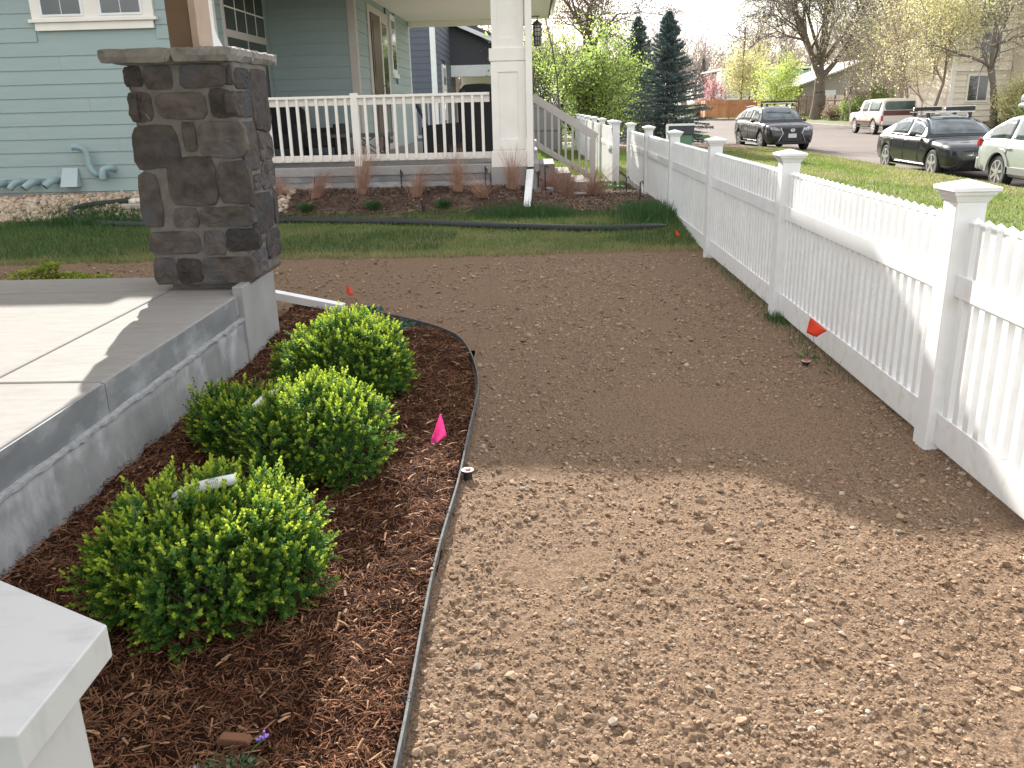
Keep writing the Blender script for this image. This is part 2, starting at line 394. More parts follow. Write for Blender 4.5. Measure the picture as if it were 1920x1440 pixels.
# ---------------------------------------------------------------- mulch bed
def mul_z(X, Y):
    z = T(X, Y) + .022 + fbm(X * 4, Y * 4, 40, 3) * .034 + fbm(X * 15, Y * 15, 50, 2) * .020
    return z + .028 * ss(-1.2, -1.9, X)
def mulch_grid():
    ny = 420; nx = 120; yy = np.linspace(1.1, 6.95, ny); V = np.zeros((ny, nx, 3))
    for i, y in enumerate(yy):
        xr = edge_x(min(y, 6.8)) if y < 6.8 else np.interp(y, [6.8, 6.95], [-1.62, -1.9])
        V[i, :, 0] = np.linspace(-2.02, xr, nx); V[i, :, 1] = y
    V[:, :, 2] = mul_z(V[..., 0], V[..., 1]); V[:, -1, 2] -= .03
    i = np.arange(nx * ny).reshape(ny, nx); F = np.stack([i[:-1, :-1], i[:-1, 1:], i[1:, 1:], i[1:, :-1]], -1).reshape(-1, 4)
    me = big('mulch_bed', V, F, True); me.materials.append(m_mulchbase)
    o = bpy.data.objects.new('mulch_bed', me); COL.objects.link(o); o['kind'] = 'structure'
mulch_grid()
def fibres(name, n, m, lr, wr, zadd, nearp, tilt=.28, xr=(-1.98, -.3), yr=(1.15, 6.9)):
    y = yr[0] + (yr[1] - yr[0]) * rng.random(n) ** nearp; x = rng.uniform(*xr, n)
    k = (x < edge_x(np.minimum(y, 6.8)) - .012) & ((y < 6.75) | (x < -1.6)); x, y = x[k], y[k]; n = len(x)
    tv = np.array([[-.5, -.5, 0], [-.5, .5, 0], [0, .42, .5], [0, -.62, .5], [.5, -.3, 0], [.5, .3, 0], [0, -.1, -.5]], float)
    tf = np.array([[0, 3, 2, 1], [3, 4, 5, 2], [0, 6, 4, 3], [1, 2, 5, 6]])
    L = rng.uniform(*lr, n) * (.5 + rng.random(n)); wd = rng.uniform(*wr, n)
    m3 = rotmats(n, tilt=tilt) * np.stack([L, wd, wd * .8], 1)[:, None, :]
    z = mul_z(x, y) + rng.random(n) ** 2 * zadd
    me = scatter(name, tv, tf, np.stack([x, y, z], 1), m3); me.materials.append(m)
    o = bpy.data.objects.new(name, me); COL.objects.link(o); o['kind'] = 'stuff'; return o
tag(fibres('shredded_mulch', 80000, m_mulch, (.014, .046), (.0014, .0040), .030, 1.65, tilt=.38), 'dark red brown shredded bark mulch filling the shrub bed', 'mulch')
tag(fibres('mulch_flakes', 2300, m_mulchpale, (.018, .050), (.003, .009), .03, 1.6, tilt=.16), 'loose tan wood flakes lying on the dark mulch', 'mulch')

# wood chunk, flower clump in the near mulch
ck = MB().prism([(-.042, 0), (.040, 0), (.046, .012), (.040, .026), (-.034, .028), (-.046, .014)], -.014, .014)
o = obj('wood_chunk', ck, mat('chunk_wood', (.22, .10, .05), (.12, .05, .03), 14, .85, .3, 60, stretch=(.3, 1, 1)), None, (-.80, 1.80, float(mul_z(-.80, 1.80)) + .004), rz=-.10, bevel=.004)
tag(o, 'rust brown block of wood on the mulch above the purple flowers', 'wood chunk')

def leafy(name, centers, n, rad, leaf, m, parent, up=.4, tips=None):
    c = np.array(centers)[rng.integers(0, len(centers), n)]
    d = rng.normal(size=(n, 3)); d /= np.linalg.norm(d, axis=1)[:, None]; d[:, 2] = np.abs(d[:, 2]) * up
    p = c + d * rad * rng.random(n)[:, None] ** .5
    tv = np.array([[0, 0, 0], [-.28, .35, .07], [-.22, .75, .05], [0, 1, 0], [.22, .75, .05], [.28, .35, .07]]); tf = np.array([[0, 3, 2, 1], [0, 5, 4, 3]])
    m3 = rotmats(n, tilt=.7) * (leaf * rng.uniform(.6, 1.3, n))[:, None, None]
    me = scatter(name, tv, tf, p, m3); return obj(name, me, m, parent, (0, 0, 0))
zz = float(mul_z(-.79, 1.70))
fp = thing('flowering_plant', (-.79, 1.69, zz), 'low grey green plant with tiny purple flowers in the near mulch', 'plant')
fo = leafy('foliage', [(-.83, 1.70, zz), (-.78, 1.67, zz), (-.75, 1.71, zz), (-.80, 1.73, zz), (-.86, 1.67, zz)], 700, .055, .014, mat('sage_leaf', (.10, .15, .075), (.16, .20, .11), 20, .7, trans=.25, island=.3), fp); fo.location = -Vector(W[fp.name])
for q, (px_, py_, pz_) in enumerate(((-.712, 1.765, .05), (-.705, 1.775, .055), (-.844, 1.665, .04))):
    me = scatter('flower', iv, iff, np.array([[px_, py_, zz + pz_]]) + rng.normal(0, .005, (7, 3)), rotmats(7) * .0042); obj('flower', me, mat('violet_petal', (.30, .19, .62), None, rough=.6) if q == 0 else bpy.data.materials['violet_petal'], fp, (0, 0, 0)).location = -Vector(W[fp.name])
obj('stem', MB().tube([(-.76, 1.72, zz + .01), (-.73, 1.75, zz + .04), (-.71, 1.768, zz + .048)], .0022, 5), m_grassdark, fp, (0, 0, 0)).location = -Vector(W[fp.name])

# ---------------------------------------------------------------- steel edging
def ribbon(pts, z0, z1, th, lip):
    mb = MB(); pts = [Vector((p[0], p[1], 0)) for p in pts]; prof = [(-th / 2, z0), (th / 2, z0), (th / 2, z1 - .004), (th / 2 + lip, z1 - .002), (th / 2 + lip * .8, z1 + .004), (-th / 2 - lip * .8, z1 + .004), (-th / 2 - lip, z1 - .002), (-th / 2, z1 - .004)]
    vs = []; fs = []; k = len(prof)
    for i, p in enumerate(pts):
        d = (pts[min(i + 1, len(pts) - 1)] - pts[max(i - 1, 0)]).normalized(); nn = Vector((d.y, -d.x, 0)); zz = float(T(p.x, p.y))
        for a_, b_ in prof: vs.append((p.x + nn.x * a_, p.y + nn.y * a_, zz + b_ + .006 * math.sin(p.y * 5)))
    for i in range(len(pts) - 1):
        for j in range(k): fs.append((i * k + j, i * k + (j + 1) % k, (i + 1) * k + (j + 1) % k, (i + 1) * k + j))
    fs.append(tuple(range(k))[::-1]); fs.append(tuple((len(pts) - 1) * k + j for j in range(k)))
    return mb.add(vs, fs)
def smooth_pts(pts, n):
    pts = [Vector(p) for p in pts]; r = []
    P = [pts[0] * 2 - pts[1]] + pts + [pts[-1] * 2 - pts[-2]]
    for i in range(1, len(P) - 2):
        for k in range(n):
            t = k / n; r.append(.5 * ((2 * P[i]) + (P[i + 1] - P[i - 1]) * t + (2 * P[i - 1] - 5 * P[i] + 4 * P[i + 1] - P[i + 2]) * t * t + (3 * P[i] - P[i - 1] - 3 * P[i + 1] + P[i + 2]) * t ** 3))
    return r + [pts[-1]]
ed = thing('steel_edging', (-.36, 3.5, 0), 'thin galvanised steel edging curving between the mulch and the dirt', 'edging')
ep = smooth_pts([(x, y, 0) for x, y in edge_pts], 6)
o = obj('edging_strip', ribbon([(p.x + .006 * math.sin(p.y * 4.1), p.y) for p in ep], -.05, .050, .0028, .0030), m_steel, ed, (0, 0, 0)); o.location = -Vector(W[ed.name])
for yk in (1.95, 3.05, 3.72, 4.02, 4.28, 4.55):
    xk = float(edge_x(yk)); o = obj('stake_tie', MB().tube([(xk - .009, yk, .058), (xk + .009, yk + .003, .060), (xk + .009, yk, .03), (xk - .009, yk, .03), (xk - .009, yk, .058)], .0018, 5), m_steel, ed, (0, 0, 0)); o.location = -Vector(W[ed.name])

# ---------------------------------------------------------------- sprinkler heads
def sprinkler(x, y, z, label):
    t = thing('sprinkler_head', (x, y, z), label, 'sprinkler', 'pop-up sprinkler heads')
    obj('housing', MB().lathe([(.016, -.06), (.020, -.01), (.020, .028), (.025, .030), (.028, .034), (.028, .039), (.022, .042)], 20), m_metal, t, local=True, smooth=False)
    obj('rim', MB().lathe([(.0275, .0395), (.0290, .0405), (.0270, .0425), (.016, .0435)], 20), mat('pale_plastic', (.27, .26, .25), None, rough=.5) if 'pale_plastic' not in bpy.data.materials else bpy.data.materials['pale_plastic'], t, local=True)
    obj('nozzle_cap', MB().lathe([(.014, .0436), (.0135, .047), (.008, .049)], 16), m_orange, t, local=True)
sprinkler(-.315, 3.47, .012, 'black sprinkler head with orange cap beside the steel edging')
sprinkler(1.655, 5.08, .005, 'sprinkler head with orange cap by the fence under the orange flag')

# ---------------------------------------------------------------- marking flags
def flag(base, top, tri, m, label):
    t = thing('marking_flag', base, label, 'flag', 'small marking flags stuck in the yard')
    b = Vector(base)
    obj('wire', MB().tube([(0, 0, -.03), (Vector(top) - b) * .5 + Vector((.004, 0, 0)), Vector(top) - b], .0013, 5), m_wire, t, local=True)
    # a small sheet with a fold
    tri = [Vector(p) - b for p in tri]; n = 5; vs = []; fs = []
    for i in range(n + 1):
        for j in range(n + 1):
            u, v = i / n, j / n; p = (tri[0] * (1 - u) + tri[1] * u) * (1 - v) + (tri[3] * (1 - u) + tri[2] * u) * v
            vs.append(p + Vector((0, .010 * math.sin(u * 5 + v * 2), .003 * math.sin(v * 4))))
    for i in range(n):
        for j in range(n): k = i * (n + 1) + j; fs.append((k, k + 1, k + n + 2, k + n + 1))
    o = obj('flag_sheet', MB().add(vs, fs), m, t, local=True, smooth=True); sm = o.modifiers.new('t', 'SOLIDIFY'); sm.thickness = .0008
def tri4(c, w_, h_, yaw, sk=(0, 0)):
    x, y, z = c; dx, dy = math.cos(yaw), math.sin(yaw)
    return [(x, y, z), (x + dx * w_ * .95, y + dy * w_ * .95, z - h_ * .62), (x + dx * w_ * .45 + sk[0], y + dy * w_ * .45, z - h_ * .97), (x - dx * w_ * .12, y - dy * w_ * .12, z - h_ * .80)]
flag((-.448, 3.74, .02), (-.462, 3.80, .20), [(-.462, 3.79, .205), (-.432, 3.76, .105), (-.47, 3.72, .09), (-.512, 3.74, .075)], m_pink, 'bright pink marking flag in the mulch near the steel edging')
flag((1.735, 5.12, .0), (1.672, 5.12, .30), tri4((1.668, 5.11, .315), .105, .125, -.35), m_orange, 'orange marking flag leaning before the white picket fence')
flag((-1.60, 7.30, .0), (-1.66, 7.34, .12), [(-1.66, 7.34, .135), (-1.60, 7.33, .05), (-1.61, 7.31, .035), (-1.665, 7.32, .06)], m_orange, 'orange marking flag low on the dirt beyond the shrubs')
flag((1.64, 10.0, .05), (1.62, 10.0, .18), [(1.62, 10.0, .19), (1.67, 9.97, .115), (1.67, 9.96, .10), (1.625, 9.99, .10)], m_orange, 'small orange flag at the foot of the fence in the grass')
flag((3.05, 8.6, -.02), (3.03, 8.6, .72), [(3.05, 8.6, .77), (3.10, 8.57, .735), (3.09, 8.57, .70), (2.99, 8.6, .70)], m_orange, 'orange flag on a tall wire behind the picket fence')

# ================================================================== OWN PORCH SLAB
sl = thing('porch_slab', (-3.4, 3.2, .2), 'raised concrete porch slab with joints and a whitewashed foundation face', 'porch slab')
slv = -Vector(W[sl.name])
ZT = .475
def poly_panel(pts, m=m_conc, name='slab_panel', z0=ZT - .135, z1=ZT, bev=.012):
    o = obj(name, MB().prism(pts, z0, z1, 'z'), m, sl, (0, 0, 0), bevel=bev); o.location = slv; return o
g = .004
poly_panel([(-9, -1.2), (-2.42 - g, -1.2), (-2.42 - g, 5.485 - g), (-9, 5.485 - g)])
poly_panel([(-2.42 + g, -1.2), (-1.905, -1.2), (-1.905, 3.515 - g), (-2.42 + g, 3.515 - g)])
poly_panel([(-2.42 + g, 3.515 + g), (-1.905, 3.515 + g), (-1.905, 5.99), (-2.42 + g, 5.485 + g * 2)])
poly_panel([(-9, 5.485 + g), (-2.42 - g, 5.485 + g), (-1.905 - g * 2, 5.995), (-9, 5.995)])
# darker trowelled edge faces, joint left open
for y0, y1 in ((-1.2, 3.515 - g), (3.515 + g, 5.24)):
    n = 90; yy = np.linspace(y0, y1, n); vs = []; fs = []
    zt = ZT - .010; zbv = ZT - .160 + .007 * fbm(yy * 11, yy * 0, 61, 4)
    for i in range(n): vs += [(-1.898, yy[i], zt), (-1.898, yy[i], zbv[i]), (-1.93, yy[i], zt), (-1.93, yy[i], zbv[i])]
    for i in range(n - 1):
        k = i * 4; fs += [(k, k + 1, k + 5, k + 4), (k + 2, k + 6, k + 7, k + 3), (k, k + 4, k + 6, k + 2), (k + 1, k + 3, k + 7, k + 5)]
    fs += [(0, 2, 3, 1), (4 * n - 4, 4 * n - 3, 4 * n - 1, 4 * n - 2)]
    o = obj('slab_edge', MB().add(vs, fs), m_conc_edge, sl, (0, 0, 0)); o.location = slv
n = 150; yy = np.linspace(-1.2, 5.3, n); kz = 14; vs = np.zeros((n, kz, 3))
topz = .325 + .008 * fbm(yy * 13, yy * 0, 33, 4)
for k in range(kz):
    t = k / (kz - 1); vs[:, k, 1] = yy; vs[:, k, 2] = topz * t - .12 * (1 - t)
    vs[:, k, 0] = -1.884 + .005 * fbm(yy * 9, np.full(n, t * 6), 3, 3) - (.02 if k == kz - 1 else 0) + .004 * (t < .62)
ii = np.arange(n * kz).reshape(n, kz); F = np.stack([ii[:-1, :-1], ii[1:, :-1], ii[1:, 1:], ii[:-1, 1:]], -1).reshape(-1, 4)
o = obj('foundation_wall', big('foundation_wall', vs, F, True), m_found, sl, (0, 0, 0)); o.location = slv
vs = []; fs = []
for k, (y_, tz) in enumerate(zip(yy, topz)):
    lo_ = tz - .008 - .030 * abs(float(fbm(np.array(y_ * 19), np.array(0.), 91, 3))); vs += [(-1.876, y_, tz - .002), (-1.8755, y_, lo_), (-1.90, y_, tz + .004), (-1.90, y_, lo_)]
for k in range(len(yy) - 1):
    j = k * 4; fs += [(j, j + 1, j + 5, j + 4), (j, j + 4, j + 6, j + 2), (j + 1, j + 3, j + 7, j + 5)]
o = obj('plaster_ridge', MB().add(vs, fs), mat('plaster_white', (.40, .40, .405), (.29, .295, .30), 26, .9, .3, 60, spec=.1), sl, (0, 0, 0)); o.location = slv
o = obj('foundation_core', B(-9, -1.90, -1.2, 5.95, -.2, ZT - .14), m_found2, sl, (0, 0, 0)); o.location = slv

# ================================================================== STONE PILLAR
pil = thing('stone_pillar', (-2.17, 5.8, .475), 'dark fieldstone pillar with a rough slab cap carrying a wooden porch column', 'pillar')
pv = -Vector(W[pil.name])
def pobj(name, mb, m, **k): o = obj(name, mb, m, pil, (0, 0, 0), **k); o.location = pv; return o
pobj('pier', B(-1.935, -1.868, 5.30, 5.985, -.2, .53), m_pier, bevel=.008); pobj('footing', B(-2.42, -1.94, 5.56, 5.98, .40, .54), m_mortar)
xl, xr_, yf, yb = -2.475, -1.86, 5.47, 6.15
def mortar_core():
    vs = []; fs = []; nu, nv = 16, 40
    ring = [(xl, yf), (xr_, yf), (xr_, yb), (xl, yb)]
    loop = []
    for a_ in range(4):
        p, q = ring[a_], ring[(a_ + 1) % 4]
        for k in range(nu): loop.append((p[0] + (q[0] - p[0]) * k / nu, p[1] + (q[1] - p[1]) * k / nu))
    K = len(loop)
    for j in range(nv + 1):
        z = .52 + (1.885 - .52) * j / nv; s = 1.0 + .035 * (j / nv)
        for k, (x, y) in enumerate(loop):
            nn = .012 * float(vn(np.array(k * .9), np.array(z * 9), 4)); cxm, cym = (xl + xr_) / 2, (yf + yb) / 2
            vs.append((cxm + (x - cxm) * (s + nn * 2) + .03 * (j / nv), cym + (y - cym) * (1 + nn * 2), z))
    for j in range(nv):
        for k in range(K): fs.append((j * K + k, j * K + (k + 1) % K, (j + 1) * K + (k + 1) % K, (j + 1) * K + k))
    fs.append(tuple(range(K))[::-1]); fs.append(tuple(nv * K + k for k in range(K)))
    return MB().add(vs, fs)
pobj('mortar_core', mortar_core(), m_mortar, smooth=True)
def stone(c, ux, half_u, half_v, out, depth, sq=3.2):
    """rounded irregular block face: centre, in-plane axis, half sizes, outward axis"""
    c = Vector(c); ux = Vector(ux); uz = Vector((0, 0, 1)); out = Vector(out); K = 18; vs = []; ph = rng.uniform(0, 9); wob = rng.uniform(-.5, .5, 12)
    for fr, dd in ((1.0, -.03), (1.0, depth * .62), (.965, depth * .95), (.84, depth * 1.0), (.45, depth * 1.02)):
        for k in range(K):
            t = 2 * math.pi * (k + .5) / K; ct, st = math.cos(t), math.sin(t)
            r = (abs(ct) ** sq + abs(st) ** sq) ** (-1 / sq) * (1 + .022 * math.sin(2 * t + ph) + .03 * math.sin(3 * t + ph * 2) + .045 * wob[k % 12])
            q = c + ux * half_u * r * ct * fr + uz * half_v * r * st * fr + out * (dd + (rng.normal(0, .0030) if dd > .01 else 0) + depth * .10 * math.sin(ct * 2.2 + ph) * (dd > .01))
            vs.append(q)
    vs.append(c + out * depth * 1.06); fs = []
    for a_ in range(4):
        for k in range(K): fs.append((a_ * K + k, a_ * K + (k + 1) % K, (a_ + 1) * K + (k + 1) % K, (a_ + 1) * K + k))
    for k in range(K): fs.append((4 * K + k, 4 * K + (k + 1) % K, 5 * K))
    return MB().add(vs, fs)
front = [(150, 250, 165, 268), (262, 415, 165, 285), (455, 705, 160, 280), (715, 745, 170, 270), (175, 305, 298, 450), (335, 598, 305, 440), (618, 748, 290, 438), (200, 445, 475, 700), (470, 540, 458, 612),
         (555, 806, 460, 648), (235, 350, 735, 1020), (388, 650, 652, 905), (660, 832, 675, 900), (415, 550, 925, 1030), (565, 842, 920, 1030), (290, 555, 1055, 1180),
         (580, 690, 1055, 1190), (695, 868, 1045, 1170), (312, 435, 1205, 1350), (437, 568, 1210, 1350), (577, 850, 1205, 1350)]
side = [(750, 822, 180, 290), (832, 925, 172, 520), (752, 835, 300, 440), (790, 868, 460, 730), (868, 962, 532, 690), (846, 882, 760, 850), (888, 955, 702, 862),
        (838, 950, 872, 1105), (957, 992, 872, 1085), (850, 900, 1125, 1165), (840, 918, 1190, 1335), (922, 1015, 1112, 1285)]
def zrow(y): return 1.88 - (y - 150) / 1200 * 1.35
for x0, x1, y0, y1 in front:
    ym = (y0 + y1) / 2; Lx = 165 + 160 * (ym - 150) / 1200; Rx = 742 + 98 * (ym - 150) / 1200; wt = 1 + .035 * (1 - (ym - 150) / 1200)
    u0, u1 = (x0 - Lx) / (Rx - Lx), (x1 - Lx) / (Rx - Lx); X0 = xl - .012 + (xr_ - xl + .03) * u0; X1 = xl - .012 + (xr_ - xl + .03) * u1
    sh = .022 * (1 - (ym - 150) / 1200)
    zc = (zrow(y0) + zrow(y1)) / 2; hv = abs(zrow(y0) - zrow(y1)) / 2; big_ = (x1 - x0) * (y1 - y0) > 26000
    pobj('stone', stone(((X0 + X1) / 2 + sh, yf + .012, zc), (1, 0, 0), (X1 - X0) / 2 * 1.03, hv * 1.05, (0, -1, 0), .026 if big_ else .020, rng.uniform(4.5, 9.0)), m_stone)
for sgn, X in ((1, xr_), (-1, xl)):
    for x0, x1, y0, y1 in side:
        ym = (y0 + y1) / 2; Lx = 742 + 98 * (ym - 150) / 1200; Rx = 905 + 95 * (ym - 170) / 1080
        u0, u1 = (x0 - Lx) / (Rx - Lx), (x1 - Lx) / (Rx - Lx); Y0 = yf + (yb - yf) * u0; Y1 = min(yf + (yb - yf) * u1 + .01, yb + .012)
        sh = (.034 if sgn > 0 else .010) * (1 - (ym - 150) / 1200)
        zc = (zrow(y0) + zrow(y1)) / 2; hv = abs(zrow(y0) - zrow(y1)) / 2
        pobj('stone', stone((X - sgn * .014 + sh, (Y0 + Y1) / 2, zc), (0, 1, 0), (Y1 - Y0) / 2 * 1.03, hv * 1.03, (sgn, 0, 0), .028, rng.uniform(4, 8)), m_stone)
for x0, x1, y0, y1 in front[::2]:
    u0, u1 = (x0 - 200) / 620, (x1 - 200) / 620; X0 = xl + .62 * u0; X1 = min(xl + .62 * u1, xr_ - .01)
    pobj('stone', stone(((X0 + X1) / 2, yb - .012, (zrow(y0) + zrow(y1)) / 2), (1, 0, 0), (X1 - X0) / 2 * 1.1, abs(zrow(y0) - zrow(y1)) / 2, (0, 1, 0), .03), m_stone, smooth=True)
def slabstone(x0, x1, y0, y1, z0, z1):
    """flat cap piece with a split, ragged edge"""
    n = 14; vs = []; K = 4 * n
    for z, ins, nz_ in ((z0, .030, .004), ((z0 + z1) / 2 - .006, .004, .008), (z1 - .012, .0, .006), (z1, .009, .004)):
        for a_ in range(4):
            p, q = [((x0, y0), (x1, y0)), ((x1, y0), (x1, y1)), ((x1, y1), (x0, y1)), ((x0, y1), (x0, y0))][a_]
            for k in range(n):
                t = k / n; x = p[0] + (q[0] - p[0]) * t; y = p[1] + (q[1] - p[1]) * t
                x += (ins if x < (x0 + x1) / 2 else -ins) * (1 if a_ in (1, 3) or k == 0 else .0) if a_ in (1, 3) else 0
                y += (ins if y < (y0 + y1) / 2 else -ins) if a_ in (0, 2) else 0
                vs.append((x + rng.normal(0, nz_ * .6), y + rng.normal(0, nz_ * .6), z + rng.normal(0, .0022)))
    fs = []
    for j in range(3):
        for k in range(K): fs.append((j * K + k, j * K + (k + 1) % K, (j + 1) * K + (k + 1) % K, (j + 1) * K + k))
    fs.append(tuple(range(K))[::-1]); fs.append(tuple(3 * K + k for k in range(K)))
    return MB().add(vs, fs)
for q in ((-2.585, -2.152, 5.375, 5.80), (-2.146, -1.782, 5.368, 5.80), (-2.585, -2.20, 5.806, 6.29), (-2.194, -1.778, 5.806, 6.30)):
    pobj('cap_stone', slabstone(*q, 1.882, 1.958), m_capst)
pobj('cap_bed', B(-2.50, -1.86, 5.45, 6.20, 1.872, 1.888), m_mortar)
# wooden column on the cap
pobj('column', B(-2.245, -2.10, 5.63, 5.86, 1.955, 2.549), m_column_shaded)
pobj('column_side', B(-2.0985, -2.055, 5.615, 5.862, 1.955, 2.549), m_tan, bevel=.003)
fl = [(5.864, 2.549), (5.885, 2.549), (5.888, 2.30), (5.90, 2.20), (5.925, 2.12), (5.975, 2.06), (6.045, 2.01), (6.075, 1.957), (5.864, 1.957)]
pobj('column_flare', MB().prism(fl, -2.235, -2.06, 'x'), m_vinyl, bevel=.003)

# ================================================================== WHITE POST AT THE CORNER OF THE FRAME
np_ = thing('porch_post', (-.78, 1.2, 0), 'white capped porch post in the lower left corner of the view', 'post')
h1 = .90
c0 = Vector((-.838, 1.146)); c1 = Vector((-.611, 1.023)); c2 = Vector((-.609, .80)); c3 = Vector((-1.05, .80)); c4 = Vector((-1.05, 1.2605))
def ins(d):
    return [(c4.x, c4.y - d * 1.05), (c1.x - d, c1.y - d * .58), (c2.x - d, c2.y + 0), (c3.x, c3.y)]
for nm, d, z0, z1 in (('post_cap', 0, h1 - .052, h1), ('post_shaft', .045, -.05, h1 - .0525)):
    o = obj(nm, MB().prism(ins(d), z0, z1, 'z'), m_vinyl_grey, np_, (0, 0, 0), bevel=.0025); o.location = -Vector(W[np_.name])

pr_ = thing('own_porch_roof', (-4, 2.5, 2.7), 'porch roof carried by the stone pillar column above the concrete slab', 'roof')  # unseen roof the column implies, put in to shade the white post
for nm, g_, m_ in (('ceiling', B(-9, -1.72, -1.2, 6.25, 2.75, 2.80), m_ceil), ('beam', B(-9, -2.02, 5.62, 5.90, 2.55, 2.748), m_trim), ('roof_deck', B(-9.2, -1.55, -1.4, 6.4, 2.801, 2.93), m_shingle)):
    o = obj(nm, g_, m_, pr_, (0, 0, 0)); o.location = -Vector(W[pr_.name])
for nm in ('column', 'column_side', 'column_flare'): pass

# ================================================================== DOWNSPOUT EXTENSION BY THE PILLAR
ds = thing('downspout_extension', (-1.95, 7.1, .1), 'white ribbed downspout extension sloping onto the dirt beside the pillar', 'downspout')
def ribspout(p0, p1, w_, h_, m, parent, name='pipe'):
    p0, p1 = Vector(p0), Vector(p1); d = (p1 - p0).normalized(); u = d.cross(Vector((0, 0, 1))).normalized(); v = u.cross(d); prof = []
    for k in range(13):
        t = k / 12; prof.append((-w_ / 2 + w_ * t, h_ / 2 + (.003 if k % 3 == 0 else 0)))
    prof += [(w_ / 2, -h_ / 2), (-w_ / 2, -h_ / 2)]
    vs = [p + u * a_ + v * b_ for p in (p0, p1) for a_, b_ in prof]; K = len(prof)
    fs = [tuple(range(K))[::-1], tuple(range(K, 2 * K))] + [(i, (i + 1) % K, (i + 1) % K + K, i + K) for i in range(K)]
    o = obj(name, MB().add(vs, fs), m, parent, (0, 0, 0)); o.location = -Vector(W[parent.name]); return o
ribspout((-2.75, 7.02, .235), (-1.565, 6.72, .06), .085, .058, m_vinyl, ds)
# ================================================================== BOXWOOD SHRUBS
def boxwood(name, loc, lobes, nsprig, ninner, label, seed, tops=(), sx=.86):
    r = np.random.default_rng(seed); t = thing(name, loc, label, 'shrub', 'boxwood shrubs in the mulch bed')
    lobes = np.array(lobes, float); lobes[:, 0] *= sx; lobes[:, 3] *= sx; wgt = (lobes[:, 3] * lobes[:, 4] + lobes[:, 3] * lobes[:, 5]); wgt /= wgt.sum()
    P = []; D = []
    k = r.choice(len(lobes), nsprig * 2, p=wgt); d = r.normal(size=(nsprig * 2, 3)); d /= np.linalg.norm(d, axis=1)[:, None]
    d[:, 2] = np.where(d[:, 2] < -.85, -d[:, 2] * .5, d[:, 2])
    lump = 1 + .17 * np.sin(d[:, 0] * 7 + seed) * np.cos(d[:, 1] * 6 + k) + .11 * np.sin(d[:, 2] * 9 + d[:, 0] * 5) + .05 * np.sin(d[:, 0] * 19 + d[:, 2] * 17 + k)
    p = lobes[k, :3] + d * lobes[k, 3:6] * (lump * (.84 + .17 * r.random(len(k))))[:, None]
    # drop what lies deep inside another lobe
    ins_ = np.zeros(len(p), bool)
    for j in range(len(lobes)):
        q = ((p - lobes[j, :3]) / lobes[j, 3:6]); ins_ |= (np.sum(q * q, 1) < .50) & (k != j)
    kk = np.where(~ins_ & (p[:, 2] > .015))[0][:nsprig]; p = p[kk]; d = d[kk]
    sd_ = d * .75 + np.array([0, 0, .55]) + r.normal(0, .28, p.shape); sd_ /= np.linalg.norm(sd_, axis=1)[:, None]
    ln = r.uniform(.040, .078, len(p))
    for tx, ty, tz, hh in tops:      # upright shoots standing out of the crown
        m_ = 7; p = np.concatenate([p, np.array([[tx, ty, tz]]) + r.normal(0, .018, (m_, 3))]); dd = np.array([[0, 0, 1.]]) + r.normal(0, .25, (m_, 3)); sd_ = np.concatenate([sd_, dd / np.linalg.norm(dd, axis=1)[:, None]]); ln = np.concatenate([ln, np.full(m_, hh)])
    tv = np.array([[0, 0, 0], [-.27, .30, .06], [-.24, .68, .07], [0, 1, .02], [.24, .68, .07], [.27, .30, .06]]); tf = np.array([[0, 3, 2, 1], [0, 5, 4, 3]])
    LP = []; LM = []; TIP = []
    base = p - sd_ * ln[:, None] * .25
    fr = frames(sd_, r)
    newg = r.random(len(p)) < np.clip(.20 + 2.6 * (p[:, 2] - .10) + .8 * (r.random(len(p)) - .5), .08, .95)
    for wv in range(8):
        f = (wv + 1) / 8
        if wv < 7: q = base + sd_ * (ln * f * 1.15)[:, None]; angs = (0, math.pi); tilt = 1.0 - .45 * f
        else: q = base + sd_ * (ln * 1.17)[:, None]; angs = (0, 2.1, 4.2); tilt = .35
        for an in angs:
            th = an + wv * 1.5708 + r.normal(0, .25, len(p))
            rad = fr[:, :, 0] * np.cos(th)[:, None] + fr[:, :, 1] * np.sin(th)[:, None]
            tl = tilt + r.normal(0, .22, len(p))
            ly = rad * np.sin(tl)[:, None] + sd_ * np.cos(tl)[:, None]; lx = np.cross(ly, sd_); lx /= np.linalg.norm(lx, axis=1)[:, None] + 1e-9; lz = np.cross(lx, ly)
            s = r.uniform(.0135, .0205, len(p)) * (1 - .25 * (wv == 7))
            LP.append(q); LM.append(np.stack([lx, ly, lz], 2) * s[:, None, None])
            tip = np.where(newg, np.clip((f - .45) * 1.9, 0, 1), np.clip((f - .7) * 1.0, 0, .35)) * r.uniform(.6, 1, len(p)); TIP.append(np.repeat(tip, 6))
    me = scatter('foliage', tv, tf, np.concatenate(LP), np.concatenate(LM)); fattr(me, 'tip', np.concatenate(TIP)); me.materials.append(m_box)
    obj('foliage', me, None, t, local=True)
    kk = r.choice(len(lobes), ninner, p=wgt); d = r.normal(size=(ninner, 3)); d /= np.linalg.norm(d, axis=1)[:, None]
    p = lobes[kk, :3] + d * lobes[kk, 3:6] * (r.random(ninner)[:, None] ** .4) * .82; p[:, 2] = np.abs(p[:, 2])
    me = scatter('inner_leaves', tv, tf, p, rotmats(ninner, r) * (r.uniform(.012, .02, ninner))[:, None, None]); me.materials.append(m_box); fattr(me, 'tip', np.zeros(len(me.vertices)))
    obj('inner_leaves', me, None, t, local=True)
    n = 60; j = r.choice(len(lobes), n, p=wgt); d = r.normal(size=(n, 3)); d /= np.linalg.norm(d, axis=1)[:, None]; d[:, 2] = np.abs(d[:, 2])
